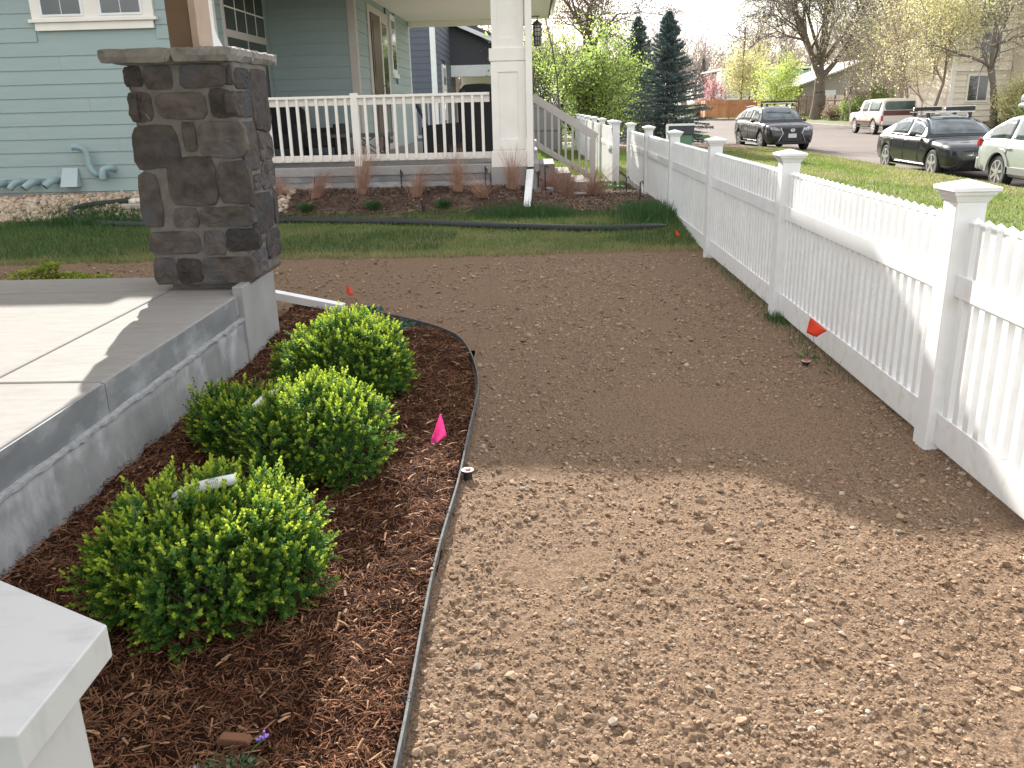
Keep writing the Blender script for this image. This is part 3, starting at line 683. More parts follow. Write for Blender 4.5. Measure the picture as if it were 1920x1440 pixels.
    e_ = lobes[j, :3] + d * lobes[j, 3:6] * .82; b_ = np.stack([lobes[j, 0] * .4 + r.normal(0, .03, n), lobes[j, 1] * .4 + r.normal(0, .03, n), np.full(n, -.02)], 1)
    mid = (b_ + e_) / 2 + r.normal(0, .02, (n, 3))
    V1, F1 = tubes(np.concatenate([b_, mid]), np.concatenate([mid, e_]), np.r_[np.full(n, .006), np.full(n, .004)], np.r_[np.full(n, .004), np.full(n, .0015)], 4)
    obj('branches', big('branches', V1, F1), m_bark, t, local=True)
    return t
b1 = (-1.085, 2.47, .02)
boxwood('boxwood_shrub', b1, [(-.17, .0, .18, .22, .26, .20), (.16, .02, .17, .21, .26, .19), (-.01, -.10, .17, .27, .24, .19), (-.29, -.02, .12, .14, .18, .14), (.02, .16, .20, .25, .18, .18), (.27, .03, .13, .13, .18, .15)], 2100, 3600,
        'nearest boxwood shrub, the one holding a white plant tag', 11, tops=[(-.15, .06, .345, .11), (-.05, .14, .33, .09), (.10, .0, .33, .06), (.28, .02, .23, .06)])
b2 = (-1.04, 3.55, .02)
boxwood('boxwood_shrub', b2, [(.05, .0, .19, .25, .28, .20), (.22, -.03, .16, .19, .24, .18), (-.10, -.04, .17, .20, .25, .18), (-.42, .26, .13, .22, .24, .15), (-.58, .32, .13, .14, .16, .15), (.06, .14, .21, .24, .18, .16)], 2200, 3600,
        'middle boxwood shrub, widest of the three with a darker left side', 12, tops=[(-.62, .36, .22, .10), (.0, .1, .36, .06), (.15, .05, .34, .06)])
b3 = (-1.10, 4.60, .02)
boxwood('boxwood_shrub', b3, [(.0, .0, .23, .28, .27, .21), (.20, -.02, .20, .20, .25, .21), (-.22, .0, .18, .20, .22, .16), (.05, .10, .27, .27, .20, .17), (.25, .0, .12, .16, .24, .15)], 2000, 3400,
        'farthest boxwood shrub, closest to the white downspout', 13, tops=[(.05, .06, .40, .07), (.24, .02, .36, .07), (-.12, .04, .34, .06), (.12, .1, .40, .06)])
# dark bluish plants just behind the last boxwood
pl = thing('hosta_clump', (-1.30, 6.25, .03), 'small dark blue green leafy clump at the end of the downspout extension', 'plant')
fo = leafy('foliage', [(-1.35, 6.22, .10), (-1.25, 6.25, .13), (-1.30, 6.20, .07), (-1.42, 6.25, .06), (-.98, 6.02, .08)], 420, .09, .042, mat('blue_leaf', (.045, .10, .07), (.07, .14, .10), 12, .5, trans=.2, island=.3), pl); fo.location = -Vector(W[pl.name])

# plant tags
m_tag = mat('tag_plastic', (.78, .79, .80), None, rough=.35); m_ink = mat('tag_ink', (.10, .10, .11), None, rough=.6)
def strip(pts, side, w_, th=.0006):
    """bent strip following pts, width along side"""
    vs = []; fs = []; side = Vector(side).normalized(); pts = [Vector(p) for p in pts]
    for p in pts: vs += [p - side * w_ / 2, p + side * w_ / 2]
    for i in range(len(pts) - 1): fs.append((2 * i, 2 * i + 1, 2 * i + 3, 2 * i + 2))
    return MB().add(vs, fs)
pt = thing('plant_tag', (-1.13, 2.66, .36), 'white bent plastic tag with printed lines and a barcode on the nearest boxwood', 'plant tag')
arc = smooth_pts([(-1.25, 2.50, .335), (-1.19, 2.53, .385), (-1.11, 2.55, .412), (-1.00, 2.565, .430)], 6)
sdv = Vector((-.26, .29, .90))
o = obj('tag_strip', strip(arc, sdv, .036), m_tag, pt, (0, 0, 0), smooth=True); o.location = -Vector(W[pt.name]); o.modifiers.new('t', 'SOLIDIFY').thickness = .0006
sn = sdv.normalized(); up_ = Vector((.36, -.85, .38)).normalized() * .0014
for k, off in enumerate((-.010, -.003, .004)):
    seg = arc[4:11]; o = obj('printed_line', strip([p + sn * off * .9 + up_ for p in seg], sn, .0018), m_ink, pt, (0, 0, 0)); o.location = -Vector(W[pt.name])
for k in range(6):
    p = arc[13] + (arc[15] - arc[13]) * (k / 6.); d_ = (arc[15] - arc[13]).normalized()
    o = obj('barcode_bar', strip([p + up_, p + d_ * .0015 + up_], sn, .013), m_ink, pt, (0, 0, 0)); o.location = -Vector(W[pt.name])
pt = thing('plant_tag', (-1.30, 2.62, .33), 'black and grey plastic tag stuck upright on the left of the nearest boxwood', 'plant tag')
for nm, x_, m_, w_ in (('black_panel', -1.30, m_metal, .026), ('grey_panel', -1.325, mat('tag_grey', (.42, .43, .42), (.3, .32, .3), 60, .5), .020)):
    o = obj(nm, MB().bar((x_ + .02, 2.485, .28), (x_ - .012, 2.50, .385), w_, .001, up=(0, 1, .25)), m_, pt, (0, 0, 0)); o.location = -Vector(W[pt.name])
for k in range(4):
    f = k / 5; o = obj('printed_letter', MB().bar((-1.292 - .012 * f, 2.4815 + .006 * f, .355 - .022 * f), (-1.293 - .012 * f, 2.482 + .006 * f, .360 - .022 * f), .006, .001, up=(0, 1, .25)), m_tag, pt, (0, 0, 0)); o.location = -Vector(W[pt.name])
pt = thing('plant_tag', (-1.30, 3.80, .3), 'clear curved plastic tag half hidden in the middle boxwood', 'plant tag')
o = obj('tag_strip', strip(smooth_pts([(-1.27, 3.54, .33), (-1.21, 3.58, .375), (-1.13, 3.60, .39), (-1.08, 3.58, .37)], 5), sdv, .03), m_tag, pt, (0, 0, 0), smooth=True); o.location = -Vector(W[pt.name]); o.modifiers.new('t', 'SOLIDIFY').thickness = .0006

# ================================================================== LAWN
def blades(name, n, xf, yf_, hr, wr, m, label, zf=None, keep=None, bend=.5, dryf=None, cat='grass'):
    x = xf(n); y = yf_(n)
    if keep is not None: k = keep(x, y); x, y = x[k], y[k]
    n = len(x); h = rng.uniform(*hr, n); wd = rng.uniform(*wr, n)
    tv = np.array([[-.5, 0, 0], [.5, 0, 0], [.32, .22, .6], [-.32, .22, .6], [0, .6, 1.0]]); tf4 = [[0, 1, 2, 3]]; 
    tf = np.array([[0, 1, 2], [0, 2, 3], [3, 2, 4]])
    m3 = rotmats(n, tilt=.22) * np.stack([wd, h * bend, h], 1)[:, None, :]
    z = (zf or T)(x, y) - .004
    me = scatter(name, tv, tf, np.stack([x, y, z], 1), m3); me.materials.append(m)
    if dryf is not None: fattr(me, 'dry', np.repeat(dryf(x, y), 5))
    o = bpy.data.objects.new(name, me); COL.objects.link(o); o['kind'] = 'stuff'; tag(o, label, cat); return o
grid('lawn_base', np.linspace(-9, 1.95, 120), np.linspace(9.25, 11.62, 60), lambda X, Y: T(X, Y) - .04 * ss(9.50, 9.32, Y) + .008 + .012 * fbm(X * 3, Y * 3, 8, 2) + .0 * X, m_grassbase)
lawnk = lambda x, y: (y > 9.36 + .07 * fbm(x * 3, y * 0, 4, 3)) & (y < 11.50 + .08 * fbm(x * 1.3, y * 0, 14, 3) + .12 * ss(-3.5, -5, x))
dryl = lambda x, y: np.clip(.55 + 1.3 * fbm(x * 1.6, y * 3.2, 71, 3) - .75 * ss(10.3, 11.2, y) - .4 * ss(-4.6, -5.6, x) + .25 * ss(9.9, 9.4, y), 0, 1) * rng.uniform(.3, 1, len(x))
blades('lawn_grass', 95000, lambda n: rng.uniform(-8.5, 1.95, n), lambda n: rng.uniform(9.3, 11.75, n), (.035, .075), (.004, .008), m_grass, 'strip of green lawn with straw patches between dirt and porch bed', keep=lawnk, dryf=dryl)
dk = lambda x, y: lawnk(x, y) & ((fbm(x * .8 + 3, y * .9, 90, 3) > .05) | (y > 11.2) | (x < -5.2) | (x > 1.2))
blades('deep_grass', 42000, lambda n: rng.uniform(-8.5, 1.95, n), lambda n: rng.uniform(9.6, 11.8, n), (.05, .10), (.004, .008), m_grassdark, 'darker longer grass patches in the back lawn strip', keep=dk)
blades('corner_grass', 2600, lambda n: rng.normal(1.50, .20, n), lambda n: rng.normal(11.25, .30, n), (.08, .22), (.005, .010), m_grassdark, 'tall dark grass tuft in the corner of lawn and fence', keep=lambda x, y: x < 1.78)
blades('spout_grass', 3000, lambda n: rng.normal(-.1, .33, n), lambda n: rng.normal(11.42, .10, n), (.07, .16), (.005, .009), m_grassdark, 'long dark grass around the foot of the white downspout')
blades('wall_grass', 4200, lambda n: rng.normal(-5.9, .45, n), lambda n: rng.normal(11.50, .14, n), (.08, .18), (.005, .010), m_grassdark, 'long green grass against the river stones under the wall')
blades('fence_grass', 900, lambda n: rng.normal(1.80, .05, n), lambda n: np.concatenate([rng.normal(6.22, .10, n // 3), rng.uniform(4.7, 8.8, n - n // 3)]), (.03, .11), (.003, .006), m_grassdark, 'thin grass growing along the foot of the picket fence', zf=lambda x, y: T(x, y) + .01)
# grass verge beyond the fence
grid('verge', np.linspace(1.96, 9.30, 50), np.linspace(-4, 34.5, 120), lambda X, Y: T(X, Y) + .012, m_grassbase)
def verge_keep(x, y): return (x < 9.22) & (y < 34 - .3 * np.abs(x - 6)) & ((y < 30.8) | (x > 5.4))
dryv = lambda x, y: np.clip(.45 + 1.4 * fbm(x * .9, y * .45, 171, 3) + .35 * ss(6.8, 8.4, x) * ss(25, 15, y), 0, 1) * rng.uniform(.2, 1, len(x))
blades('verge_grass', 105000, lambda n: rng.uniform(1.98, 9.25, n), lambda n: 3 + 31 * rng.random(n) ** .85, (.035, .075), (.010, .022), m_grasslit, 'sunlit green grass verge with dry patches between fence and street', keep=verge_keep, dryf=dryv, zf=lambda x, y: T(x, y) + .01)

# ---------------------------------------------------------------- porch bed mulch and river stones
m_bed = mat('old_mulch', (.13, .085, .062), (.075, .05, .036), 16, .95, .7, 90, c3=(.19, .135, .10), scale3=5, world=True)
grid('porch_bed', np.linspace(-4.3, 1.95, 110), np.linspace(11.4, 12.45, 40), lambda X, Y: T(X, Y) + .010 + .02 * fbm(X * 5, Y * 5, 18, 3), m_bed)
grid('side_bed', np.linspace(.0, 1.95, 60), np.linspace(12.3, 17.4, 60), lambda X, Y: T(X, Y) + .012 + .02 * fbm(X * 5, Y * 5, 18, 3), m_bed)
bedz = lambda x, y: T(x, y) + .012
def litter(name, n, xr, yr, m, lr, wr, label, keep=None):
    x = rng.uniform(*xr, n); y = rng.uniform(*yr, n)
    if keep is not None: k = keep(x, y); x, y = x[k], y[k]
    n = len(x)
    tv = np.array([[-.5, -.5, 0], [-.5, .5, 0], [0, .42, .5], [0, -.62, .5], [.5, -.3, 0], [.5, .3, 0]], float); tf = np.array([[0, 3, 2, 1], [3, 4, 5, 2]])
    L = rng.uniform(*lr, n); wd = rng.uniform(*wr, n); m3 = rotmats(n, tilt=.35) * np.stack([L, wd, wd], 1)[:, None, :]
    me = scatter(name, tv, tf, np.stack([x, y, bedz(x, y) + rng.random(n) * .03], 1), m3); me.materials.append(m)
    o = bpy.data.objects.new(name, me); COL.objects.link(o); o['kind'] = 'stuff'; tag(o, label, 'mulch')
litter('bed_litter', 16000, (-4.0, 1.75), (11.5, 12.3), mat('litter', (.17, .10, .07), (.10, .06, .042), 3, .9, island=.5, world=True), (.02, .05), (.005, .012), 'brown old mulch in front of the porch foundation')
litter('side_bed_litter', 7000, (.1, 1.75), (12.3, 17.2), bpy.data.materials['litter'], (.03, .07), (.008, .016), 'brown old mulch between porch steps and fence')
litter('dry_leaves', 1500, (-3.6, 1.7), (11.5, 13.6), mat('dry_leaf', (.36, .27, .18), (.28, .20, .13), 3, .9, island=.3, world=True), (.02, .04), (.010, .018), 'pale dry leaves and straw on the porch bed', keep=lambda x, y: (x > .15) | (y < 12.2))
def rocks(name, n, xr, yr, label):
    x = rng.uniform(*xr, n); y = rng.uniform(*yr, n); n = len(x); s = rng.uniform(.024, .050, n)
    m3 = rotmats(n, tilt=.4) * np.stack([s * rng.uniform(.8, 1.3, n), s * rng.uniform(.7, 1, n), s * rng.uniform(.55, .8, n)], 1)[:, None, :]
    me = scatter(name, iv, iff, np.stack([x, y, T(x, y) + rng.uniform(.0, .05, n)], 1), m3); me.polygons.foreach_set('use_smooth', [True] * len(me.polygons))
    me.materials.append(m_rock); o = bpy.data.objects.new(name, me); COL.objects.link(o); o['kind'] = 'stuff'; tag(o, label, 'river stones')
rocks('river_stones', 4200, (-9.5, -4.15), (11.52, 12.10), 'tan rounded river stones heaped along the foot of the teal wall')
rocks('river_stones', 330, (-4.15, -3.35), (11.58, 12.25), 'tan river stones beside the pillar at the left end of the porch bed')

# ornamental grass clumps
m_rust = mat('rust_grass', (.46, .25, .17), (.56, .36, .26), 6, .8, trans=.2, island=.35, world=True)
def clump(x, y, h, lean, label, n=190, m=m_rust, w_=.0034, spread=.12):
    z = float(bedz(x, y)); t = thing('ornamental_grass', (x, y, z), label, 'ornamental grass', 'dormant ornamental grasses in the porch bed')
    a_ = rng.uniform(0, 6.28, n); r_ = np.abs(rng.normal(0, spread * .35, n)); hh = h * rng.uniform(.35, 1.05, n); out_ = rng.normal(0, 1, n) * spread * 1.5
    p0 = np.stack([r_ * np.cos(a_), r_ * np.sin(a_), np.zeros(n)], 1); tx = np.cos(a_) * np.abs(out_) + lean[0] * hh + rng.normal(0, .03, n); ty = np.sin(a_) * np.abs(out_) + lean[1] * hh
    p2 = p0 + np.stack([tx, ty, hh], 1); p1 = p0 + np.stack([tx * .28, ty * .28, hh * .55], 1)
    V, F = tubes(np.concatenate([p0, p1]), np.concatenate([p1, p2]), np.r_[np.full(n, w_ / 2), np.full(n, w_ * .4)], np.r_[np.full(n, w_ * .4), np.full(n, w_ * .12)], 3)
    obj('blades', big('blades', V, F), m, t, local=True)
for q in ((-3.55, 11.90, .36, (.12, 0), 'pale rust ornamental grass at the pillar end of the porch bed'),
          (-3.00, 11.86, .46, (.55, 0), 'rust ornamental grass leaning right, second from the pillar'),
          (-2.02 - .35, 11.95, .72, (.22, 0), 'tallest rust grass tuft, before the railing post'),
          (-1.62, 11.84, .50, (.40, 0), 'rust grass tuft leaning right, between the two drip stakes'),
          (-1.05, 11.95, .62, (.05, 0), 'upright rust grass tuft just right of the middle of the porch bed'),
          (-.72, 11.80, .34, (-.35, 0), 'low spreading straw tuft left of the porch column'),
          (-.30, 11.98, .60, (.05, 0), 'rust grass tuft against the pier under the porch column')):
    clump(q[0], q[1], q[2], q[3], q[4])
for x_, y_, h_, lb in ((.50, 13.6, .55, 'bushy reddish grass below the porch steps'), (.95, 13.9, .50, 'reddish grass at the foot of the stair railing post'), (.30, 14.3, .42, 'reddish grass beside the grey concrete step')):
    clump(x_, y_, h_, (.1, 0), lb, n=300, spread=.2)
m_greenclump = mat('green_clump', (.05, .13, .035), (.09, .17, .05), 5, .6, trans=.3, island=.3, world=True)
for x_, y_, lb in ((-3.07, 11.60, 'small green perennial sprouting at the lawn edge, leftmost of three'), (-2.18, 11.62, 'small green perennial at the lawn edge, middle of three'), (-1.22, 11.62, 'widest green perennial at the lawn edge, nearest the downspout')):
    z = float(bedz(x_, y_)); t = thing('green_perennial', (x_, y_, z), lb, 'plant', 'green perennials at the lawn edge')
    n = 260; a_ = rng.uniform(0, 6.28, n); rr = rng.uniform(.03, .14, n); hh = rng.uniform(.05, .13, n); p0 = rng.normal(0, .02, (n, 3)); p0[:, 2] = 0
    V, F = tubes(p0, p0 + np.stack([rr * np.cos(a_), rr * np.sin(a_), hh], 1), np.full(n, .004), np.full(n, .0012), 3); obj('blades', big('blades', V, F), m_greenclump, t, local=True)
# yellow green shrublets behind the slab
t = thing('golden_creeper', (-4.6, 8.3, 0), 'low yellow green creeping plant on the dirt behind the concrete slab', 'plant')
cen = [(x, 8.25 + .12 * math.sin(x * 9), .05 + .06 * (i == 1)) for i, x in enumerate(np.linspace(-5.1, -4.25, 9))] + [(-4.85, 8.3, .13), (-4.95, 8.25, .11), (-4.8, 8.3, .16)]
fo = leafy('foliage', cen, 1500, .12, .035, mat('golden_leaf', (.30, .33, .03), (.20, .28, .04), 12, .6, trans=.4, island=.3, world=True), t, up=.6); fo.location = -Vector(W[t.name])
t = thing('weed', (1.70, 5.35, 0), 'broad leaved weed with folded leaves by the fence sprinkler', 'weed')
me = scatter('leaf', np.array([[0, 0, 0], [-.28, .35, .12], [-.22, .75, .10], [0, 1, 0], [.22, .75, .10], [.28, .35, .12]]), np.array([[0, 3, 2, 1], [0, 5, 4, 3]]), np.array([[1.70, 5.30, .02], [1.69, 5.24, .02], [1.72, 5.22, .015], [1.74, 4.98, .015], [1.71, 5.32, .03], [1.72, 4.94, .01]]), rotmats(6, tilt=.5) * .085)
obj('leaves', me, mat('weed_leaf', (.12, .20, .07), (.25, .28, .10), 9, .5, trans=.35), t, (0, 0, 0)).location = -Vector(W[t.name])

# ---------------------------------------------------------------- corrugated drain pipe across the lawn
t = thing('drain_pipe', (-2.5, 11, .15), 'long black corrugated drain pipe snaking over the lawn', 'pipe')
hp = [(1.60, 10.52), (1.1, 10.42), (.626, 10.44), (-.1, 10.6), (-.693, 10.74), (-1.4, 10.95), (-2.106, 11.10), (-2.8, 11.22), (-3.35, 11.28), (-4.2, 11.22), (-4.95, 11.20), (-5.5, 11.27), (-6.0, 11.42), (-6.25, 11.54), (-6.30, 11.66), (-6.15, 11.74), (-5.85, 11.78), (-5.55, 11.83)]
hs_ = smooth_pts([(x, y, float(T(x, y)) + (.045 if y < 11.5 else .06)) for x, y in hp], 10)
pts = []; rad = []
# resample evenly and ripple the radius
acc = [0]
for i in range(1, len(hs_)): acc.append(acc[-1] + (hs_[i] - hs_[i - 1]).length)
total = acc[-1]; nn = int(total / .011); k = 0
for i in range(nn):
    s_ = i * .011
    while k < len(acc) - 2 and acc[k + 1] < s_: k += 1
    f = (s_ - acc[k]) / max(1e-6, acc[k + 1] - acc[k]); pts.append(hs_[k].lerp(hs_[k + 1], f)); rad.append((.046 if i % 2 else .037) * (min(1, .4 + s_ * 2)))
o = obj('corrugated_tube', MB().tube(pts, rad, 10), m_hose, t, (0, 0, 0), smooth=False); o.location = -Vector(W[t.name])
t = thing('concrete_pad', (-5.2, 11.85, .4), 'flat tan concrete splash pad on the stones beside the pillar', 'pad')
obj('pad', B(-.42, .30, -.22, .20, -.03, .035), mat('pad_concrete', (.46, .40, .33), (.40, .35, .29), 6, .9), t, local=True, bevel=.006)
t = thing('downspout_extension', (-5.3, 11.9, .45), 'cream downspout extension lying on the stones, ending in the black pipe', 'downspout')
ribspout((-5.58, 11.82, .455), (-4.7, 12.02, .55), .09, .06, m_trim, t)
# drip stakes
def stake(x, y, z, h, label, hook=False):
    t = thing('irrigation_stake', (x, y, z), label, 'stake', 'black irrigation stakes')
    mb = MB().tube([(0, 0, -.05), (0, 0, h)], .010, 6)
    obj('stem', mb, m_metal, t, local=True)
    obj('emitter', MB().tube([(0, 0, h - .01), (.03, -.01, h + .015), (.045, -.01, h - .03)] if hook else [(0, 0, h - .05), (.022, -.02, h - .03), (.022, -.02, h - .10)], .009, 6), m_metal, t, local=True)
stake(-1.86, 12.18, .48, .30, 'black drip stake standing before the foundation left of centre')
stake(-.68, 12.16, .48, .32, 'black drip stake standing before the foundation near the column')
stake(-1.50, 11.55, .25, .12, 'short green black stake at the lawn edge')
stake(.06, 13.3, .22, .45, 'black irrigation stake beside the downspout, taller of the pair')
stake(.16, 13.1, .22, .50, 'black hooked irrigation riser right of the downspout', True)
stake(1.52, 12.6, .16, .34, 'black hooked riser in the bed nearest the fence', True)
stake(1.52, 14.5, .14, .28, 'black riser in the bed by the fifth fence post', True)
stake(1.30, 20.5, .10, .35, 'black riser with an orange flag by the far fence', True)
# ================================================================== WHITE PICKET FENCE
PX = 1.78; PS = .127; PITCH = 2.64; Y0F = 3.70
def cap_mesh(s=PS):
    h = s / 2; prof = [(h + .004, 1.150), (h + .008, 1.160), (h + .014, 1.172), (h + .024, 1.182), (h + .026, 1.192), (h + .036, 1.196), (h + .036, 1.212), (.004, 1.240)]
    vs = []; fs = []
    for r_, z_ in prof: vs += [(-r_, -r_, z_), (r_, -r_, z_), (r_, r_, z_), (-r_, r_, z_)]
    for k in range(len(prof) - 1):
        for i in range(4): fs.append((k * 4 + i, k * 4 + (i + 1) % 4, (k + 1) * 4 + (i + 1) % 4, (k + 1) * 4 + i))
    fs.append((0, 3, 2, 1)); k = (len(prof) - 1) * 4; fs.append((k, k + 1, k + 2, k + 3)); return MB().add(vs, fs)
capm = cap_mesh().mesh('post_cap'); capm.materials.append(m_vinyl)
postm = B(-PS / 2, PS / 2, -PS / 2, PS / 2, -.25, 1.151).mesh('post'); postm.materials.append(m_vinyl)
a_ = .021
pickm = MB().add([(-a_, -a_, .06), (a_, -a_, .06), (a_, a_, .06), (-a_, a_, .06), (-a_, -a_, 1.062), (a_, -a_, 1.062), (a_, a_, 1.062), (-a_, a_, 1.062),
                  (-a_ - .003, -a_ - .003, 1.062), (a_ + .003, -a_ - .003, 1.062), (a_ + .003, a_ + .003, 1.062), (-a_ - .003, a_ + .003, 1.062),
                  (-a_ - .003, -a_ - .003, 1.070), (a_ + .003, -a_ - .003, 1.070), (a_ + .003, a_ + .003, 1.070), (-a_ - .003, a_ + .003, 1.070), (0, 0, 1.094)],
                 [(0, 1, 5, 4), (1, 2, 6, 5), (2, 3, 7, 6), (3, 0, 4, 7), (0, 3, 2, 1), (4, 5, 9, 8), (5, 6, 10, 9), (6, 7, 11, 10), (7, 4, 8, 11), (8, 9, 13, 12), (9, 10, 14, 13), (10, 11, 15, 14), (11, 8, 12, 15), (12, 13, 16), (13, 14, 16), (14, 15, 16), (15, 12, 16)]).mesh('picket')
pickm.materials.append(m_vinyl)
fe = thing('picket_fence', (PX + PS / 2, Y0F, 0), 'long white vinyl picket fence with capped posts along the right of the yard', 'fence')
L = PITCH - PS
railm = B(-.025, .025, 0, L, 0, .098).mesh('rail'); railm.materials.append(m_vinyl)
railb = B(-.025, .025, 0, L, 0, .152).mesh('bottom_rail'); railb.materials.append(m_vinyl_splash)
fx = PX + PS / 2
for k in range(-1, 6):
    y = Y0F + PS / 2 + k * PITCH
    obj('post', postm, None, fe, (fx, y, 0), bevel=.005); obj('post_cap', capm, None, fe, (fx, y, 0), bevel=.0015)
    if k < 5:
        ya = y + PS / 2
        obj('rail', railm, None, fe, (fx, ya, .745), bevel=.003); obj('bottom_rail', railb, None, fe, (fx, ya, .055), bevel=.003)
        n = 27; s = (L - .03) / n
        for i in range(n): obj('picket', pickm, None, fe, (fx, ya + .015 + s * (i + .5), 0))
# continuing fence past the gate, taller boards
fe2 = thing('picket_fence', (1.53, 17.2, .1), 'white fence continuing behind the open gate towards the green tree', 'fence')
for k in range(7):
    y = 17.35 + k * 2.64
    obj('post', postm, None, fe2, (1.53, y, .05)); obj('post_cap', capm, None, fe2, (1.53, y, .05))
    if k < 6:
        mb = MB()
        for i in range(17): mb.box(-.02, .02, .09 + i * .148, .09 + i * .148 + .105, .06, 1.10)
        obj('boards', mb, m_vinyl, fe2, (1.53, y, .05)); obj('rail', B(-.03, .045, .064, PITCH - .064, .72, .80), m_vinyl, fe2, (1.53, y, .05))
gt_ = thing('garden_gate', (1.50, 16.3, .1), 'white gate leaf and its post standing open at the end of the yard', 'gate')
obj('post', postm, None, gt_, (1.50, 16.30, .06)); obj('post_cap', capm, None, gt_, (1.50, 16.30, .06))
mb = MB()
for i in range(7): mb.box(-.02, .02, .09 + i * .11, .09 + i * .11 + .095, .10, 1.12)
obj('gate_boards', mb, m_vinyl, gt_, (1.46, 16.36, .04)); obj('rail', B(-.035, -.005, .07, .86, .74, .82), m_vinyl, gt_, (1.43, 16.36, .04))

# ================================================================== SIDING HELPER
EXP = .178
def board_mesh(L, e, m):
    key = (L, e, m.name); pr = .020 if e < .2 else .055
    if key in bmc: return bmc[key]
    b_ = MB().add([(0, -pr, 0), (L, -pr, 0), (L, 0, 0), (0, 0, 0), (0, -.008, e), (L, -.008, e), (L, 0, e), (0, 0, e)],
                  [(0, 3, 2, 1), (4, 5, 6, 7), (0, 1, 5, 4), (1, 2, 6, 5), (2, 3, 7, 6), (3, 0, 4, 7)]).mesh('siding_board'); b_.materials.append(m); bmc[key] = b_; return b_
bmc = {}
def siding(parent, x, y, z0, L, rows, rz, m, e=EXP, holes=()):
    """clapboards up a wall; holes are (a0, a1, z0, z1) spans left free along the wall"""
    for i in range(rows):
        z = z0 + i * e; segs = [(0, L)]
        for h0, h1, hz0, hz1 in holes:
            if z + e > hz0 + .01 and z < hz1 - .01:
                ns = []
                for s0, s1 in segs:
                    if h0 > s0: ns.append((s0, min(h0, s1)))
                    if h1 < s1: ns.append((max(h1, s0), s1))
                segs = [q for q in ns if q[1] - q[0] > .02]
        if segs == [(0, L)] and L > 5:      # butt joints
            c_ = L - round(1.2 + ((i * 37) % 11) * .31, 2); segs = [(0, c_ - .0015), (c_ + .0015, L)]
        for s0, s1 in segs:
            ox, oy = x + math.cos(rz) * s0, y + math.sin(rz) * s0
            me = board_mesh(round(s1 - s0, 3), e, m)
            obj('siding_board', me, None, parent, (ox, oy, z), rz=rz)

# ================================================================== TEAL HOUSE
ho = thing('teal_house', (-4.2, 14, .5), 'teal clapboard house with deep covered front porch and cream trim', 'house')
hv = -Vector(W[ho.name])
def hp_(name, mb, m, **k): o = obj(name, mb, m, ho, (0, 0, 0), **k); o.location = hv; return o
YL = 12.10
hp_('wall', B(-14, -4.235, YL + .002, 20, .50, 3.60), m_siding)
hp_('foundation', B(-14, -4.25, YL - .012, YL + .001, .2, .575), m_found2)
siding(ho, -14, YL, .585, 9.785, 17, 0, m_siding, holes=[(14 - 6.60, 14 - 4.98, 2.62, 4)])
# front window pair
wx0, wx1, wz0, wz1 = -6.58, -4.99, 2.84, 3.50
wn = hp_('window', B(wx0 - .02, wx1 + .02, YL - .052, YL - .0, 2.80, 3.56), m_trim, bevel=.003)
def sub(name, mb, m, par, **k): o = obj(name, mb, m, None, (0, 0, 0), **k); o.parent = par; o.location = (0, 0, 0); return o
sub('sill', B(wx0 - .06, wx1 + .06, YL - .085, YL - .0, 2.775, 2.815), m_trim, wn, bevel=.003)
sub('apron', B(wx0 + .0, wx1 - .0, YL - .048, YL - .003, 2.675, 2.773), m_trim, wn, bevel=.003)
for a0, a1 in ((-6.47, -5.90), (-5.68, -5.11)):
    sub('sash', B(a0, a1, YL - .064, YL - .050, 2.845, 3.50), m_vinyl, wn)
    for g0, g1 in ((a0 + .03, (a0 + a1) / 2 - .006), ((a0 + a1) / 2 + .006, a1 - .03)): sub('pane', B(g0, g1, YL - .067, YL - .063, 2.872, 3.47), m_glass, wn)
# side wall facing the street with patio window
siding(ho, -4.215, YL, .83, 2.5, 16, R_(90), m_siding, holes=[(.33, 2.22, 1.2, 3.35)])
hp_('corner_board', B(-4.30, -4.185, YL - .035, YL + .06, .585, 3.6), m_trim, bevel=.003)
wn = hp_('window', B(-4.215, -4.175, 12.42, 14.33, 1.18, 3.33), m_trim_shaded, bevel=.003)
for a0, a1 in ((12.49, 13.36), (13.42, 14.27)):
    sub('pane', B(-4.182, -4.172, a0, a1, 2.68, 3.28), m_glass, wn); sub('pane', B(-4.182, -4.172, a0, a1, 1.25, 2.58), m_glass, wn)
    sub('muntin', B(-4.176, -4.168, (a0 + a1) / 2 - .012, (a0 + a1) / 2 + .012, 2.68, 3.28), m_trim, wn)
    sub('muntin', B(-4.176, -4.1685, a0, a1, 2.96, 2.98), m_trim, wn)
# recessed wall under the porch
YB = 14.6; XS = -2.825
hp_('wall', B(-4.2, XS - .02, YB + .002, 20.9, .80, 3.60), m_siding)
siding(ho, -4.215, YB, .83, 1.29, 16, 0, m_siding)
hp_('corner_board', B(XS - .10, XS + .022, YB - .03, YB + .12, .83, 3.6), m_trim_shaded, bevel=.003)
siding(ho, XS, YB + .12, .83, 6.1, 16, R_(90), m_siding, holes=[(.93, 3.05, .8, 3.35), (3.42, 4.10, 2.15, 3.35)])
hp_('corner_board', B(XS - .10, XS + .022, 20.82, 20.93, .83, 3.6), m_vinyl, bevel=.003)
dr = hp_('door_frame', B(XS - .01, XS + .035, 15.63, 17.75, .83, 3.30), m_trim_shaded, bevel=.003)
sub('door', B(XS + .030, XS + .052, 15.85, 16.75, .86, 3.18), m_door, dr); sub('door_panel', B(XS + .050, XS + .058, 15.98, 16.62, 1.0, 1.9), m_door, dr); sub('door_panel', B(XS + .050, XS + .058, 15.98, 16.62, 2.1, 3.05), m_door, dr)
sub('side_light', B(XS + .034, XS + .046, 16.95, 17.5, .95, 3.1), m_glass, dr); sub('post_strip', B(XS + .034, XS + .06, 16.79, 16.86, .85, 3.2), m_trim, dr)
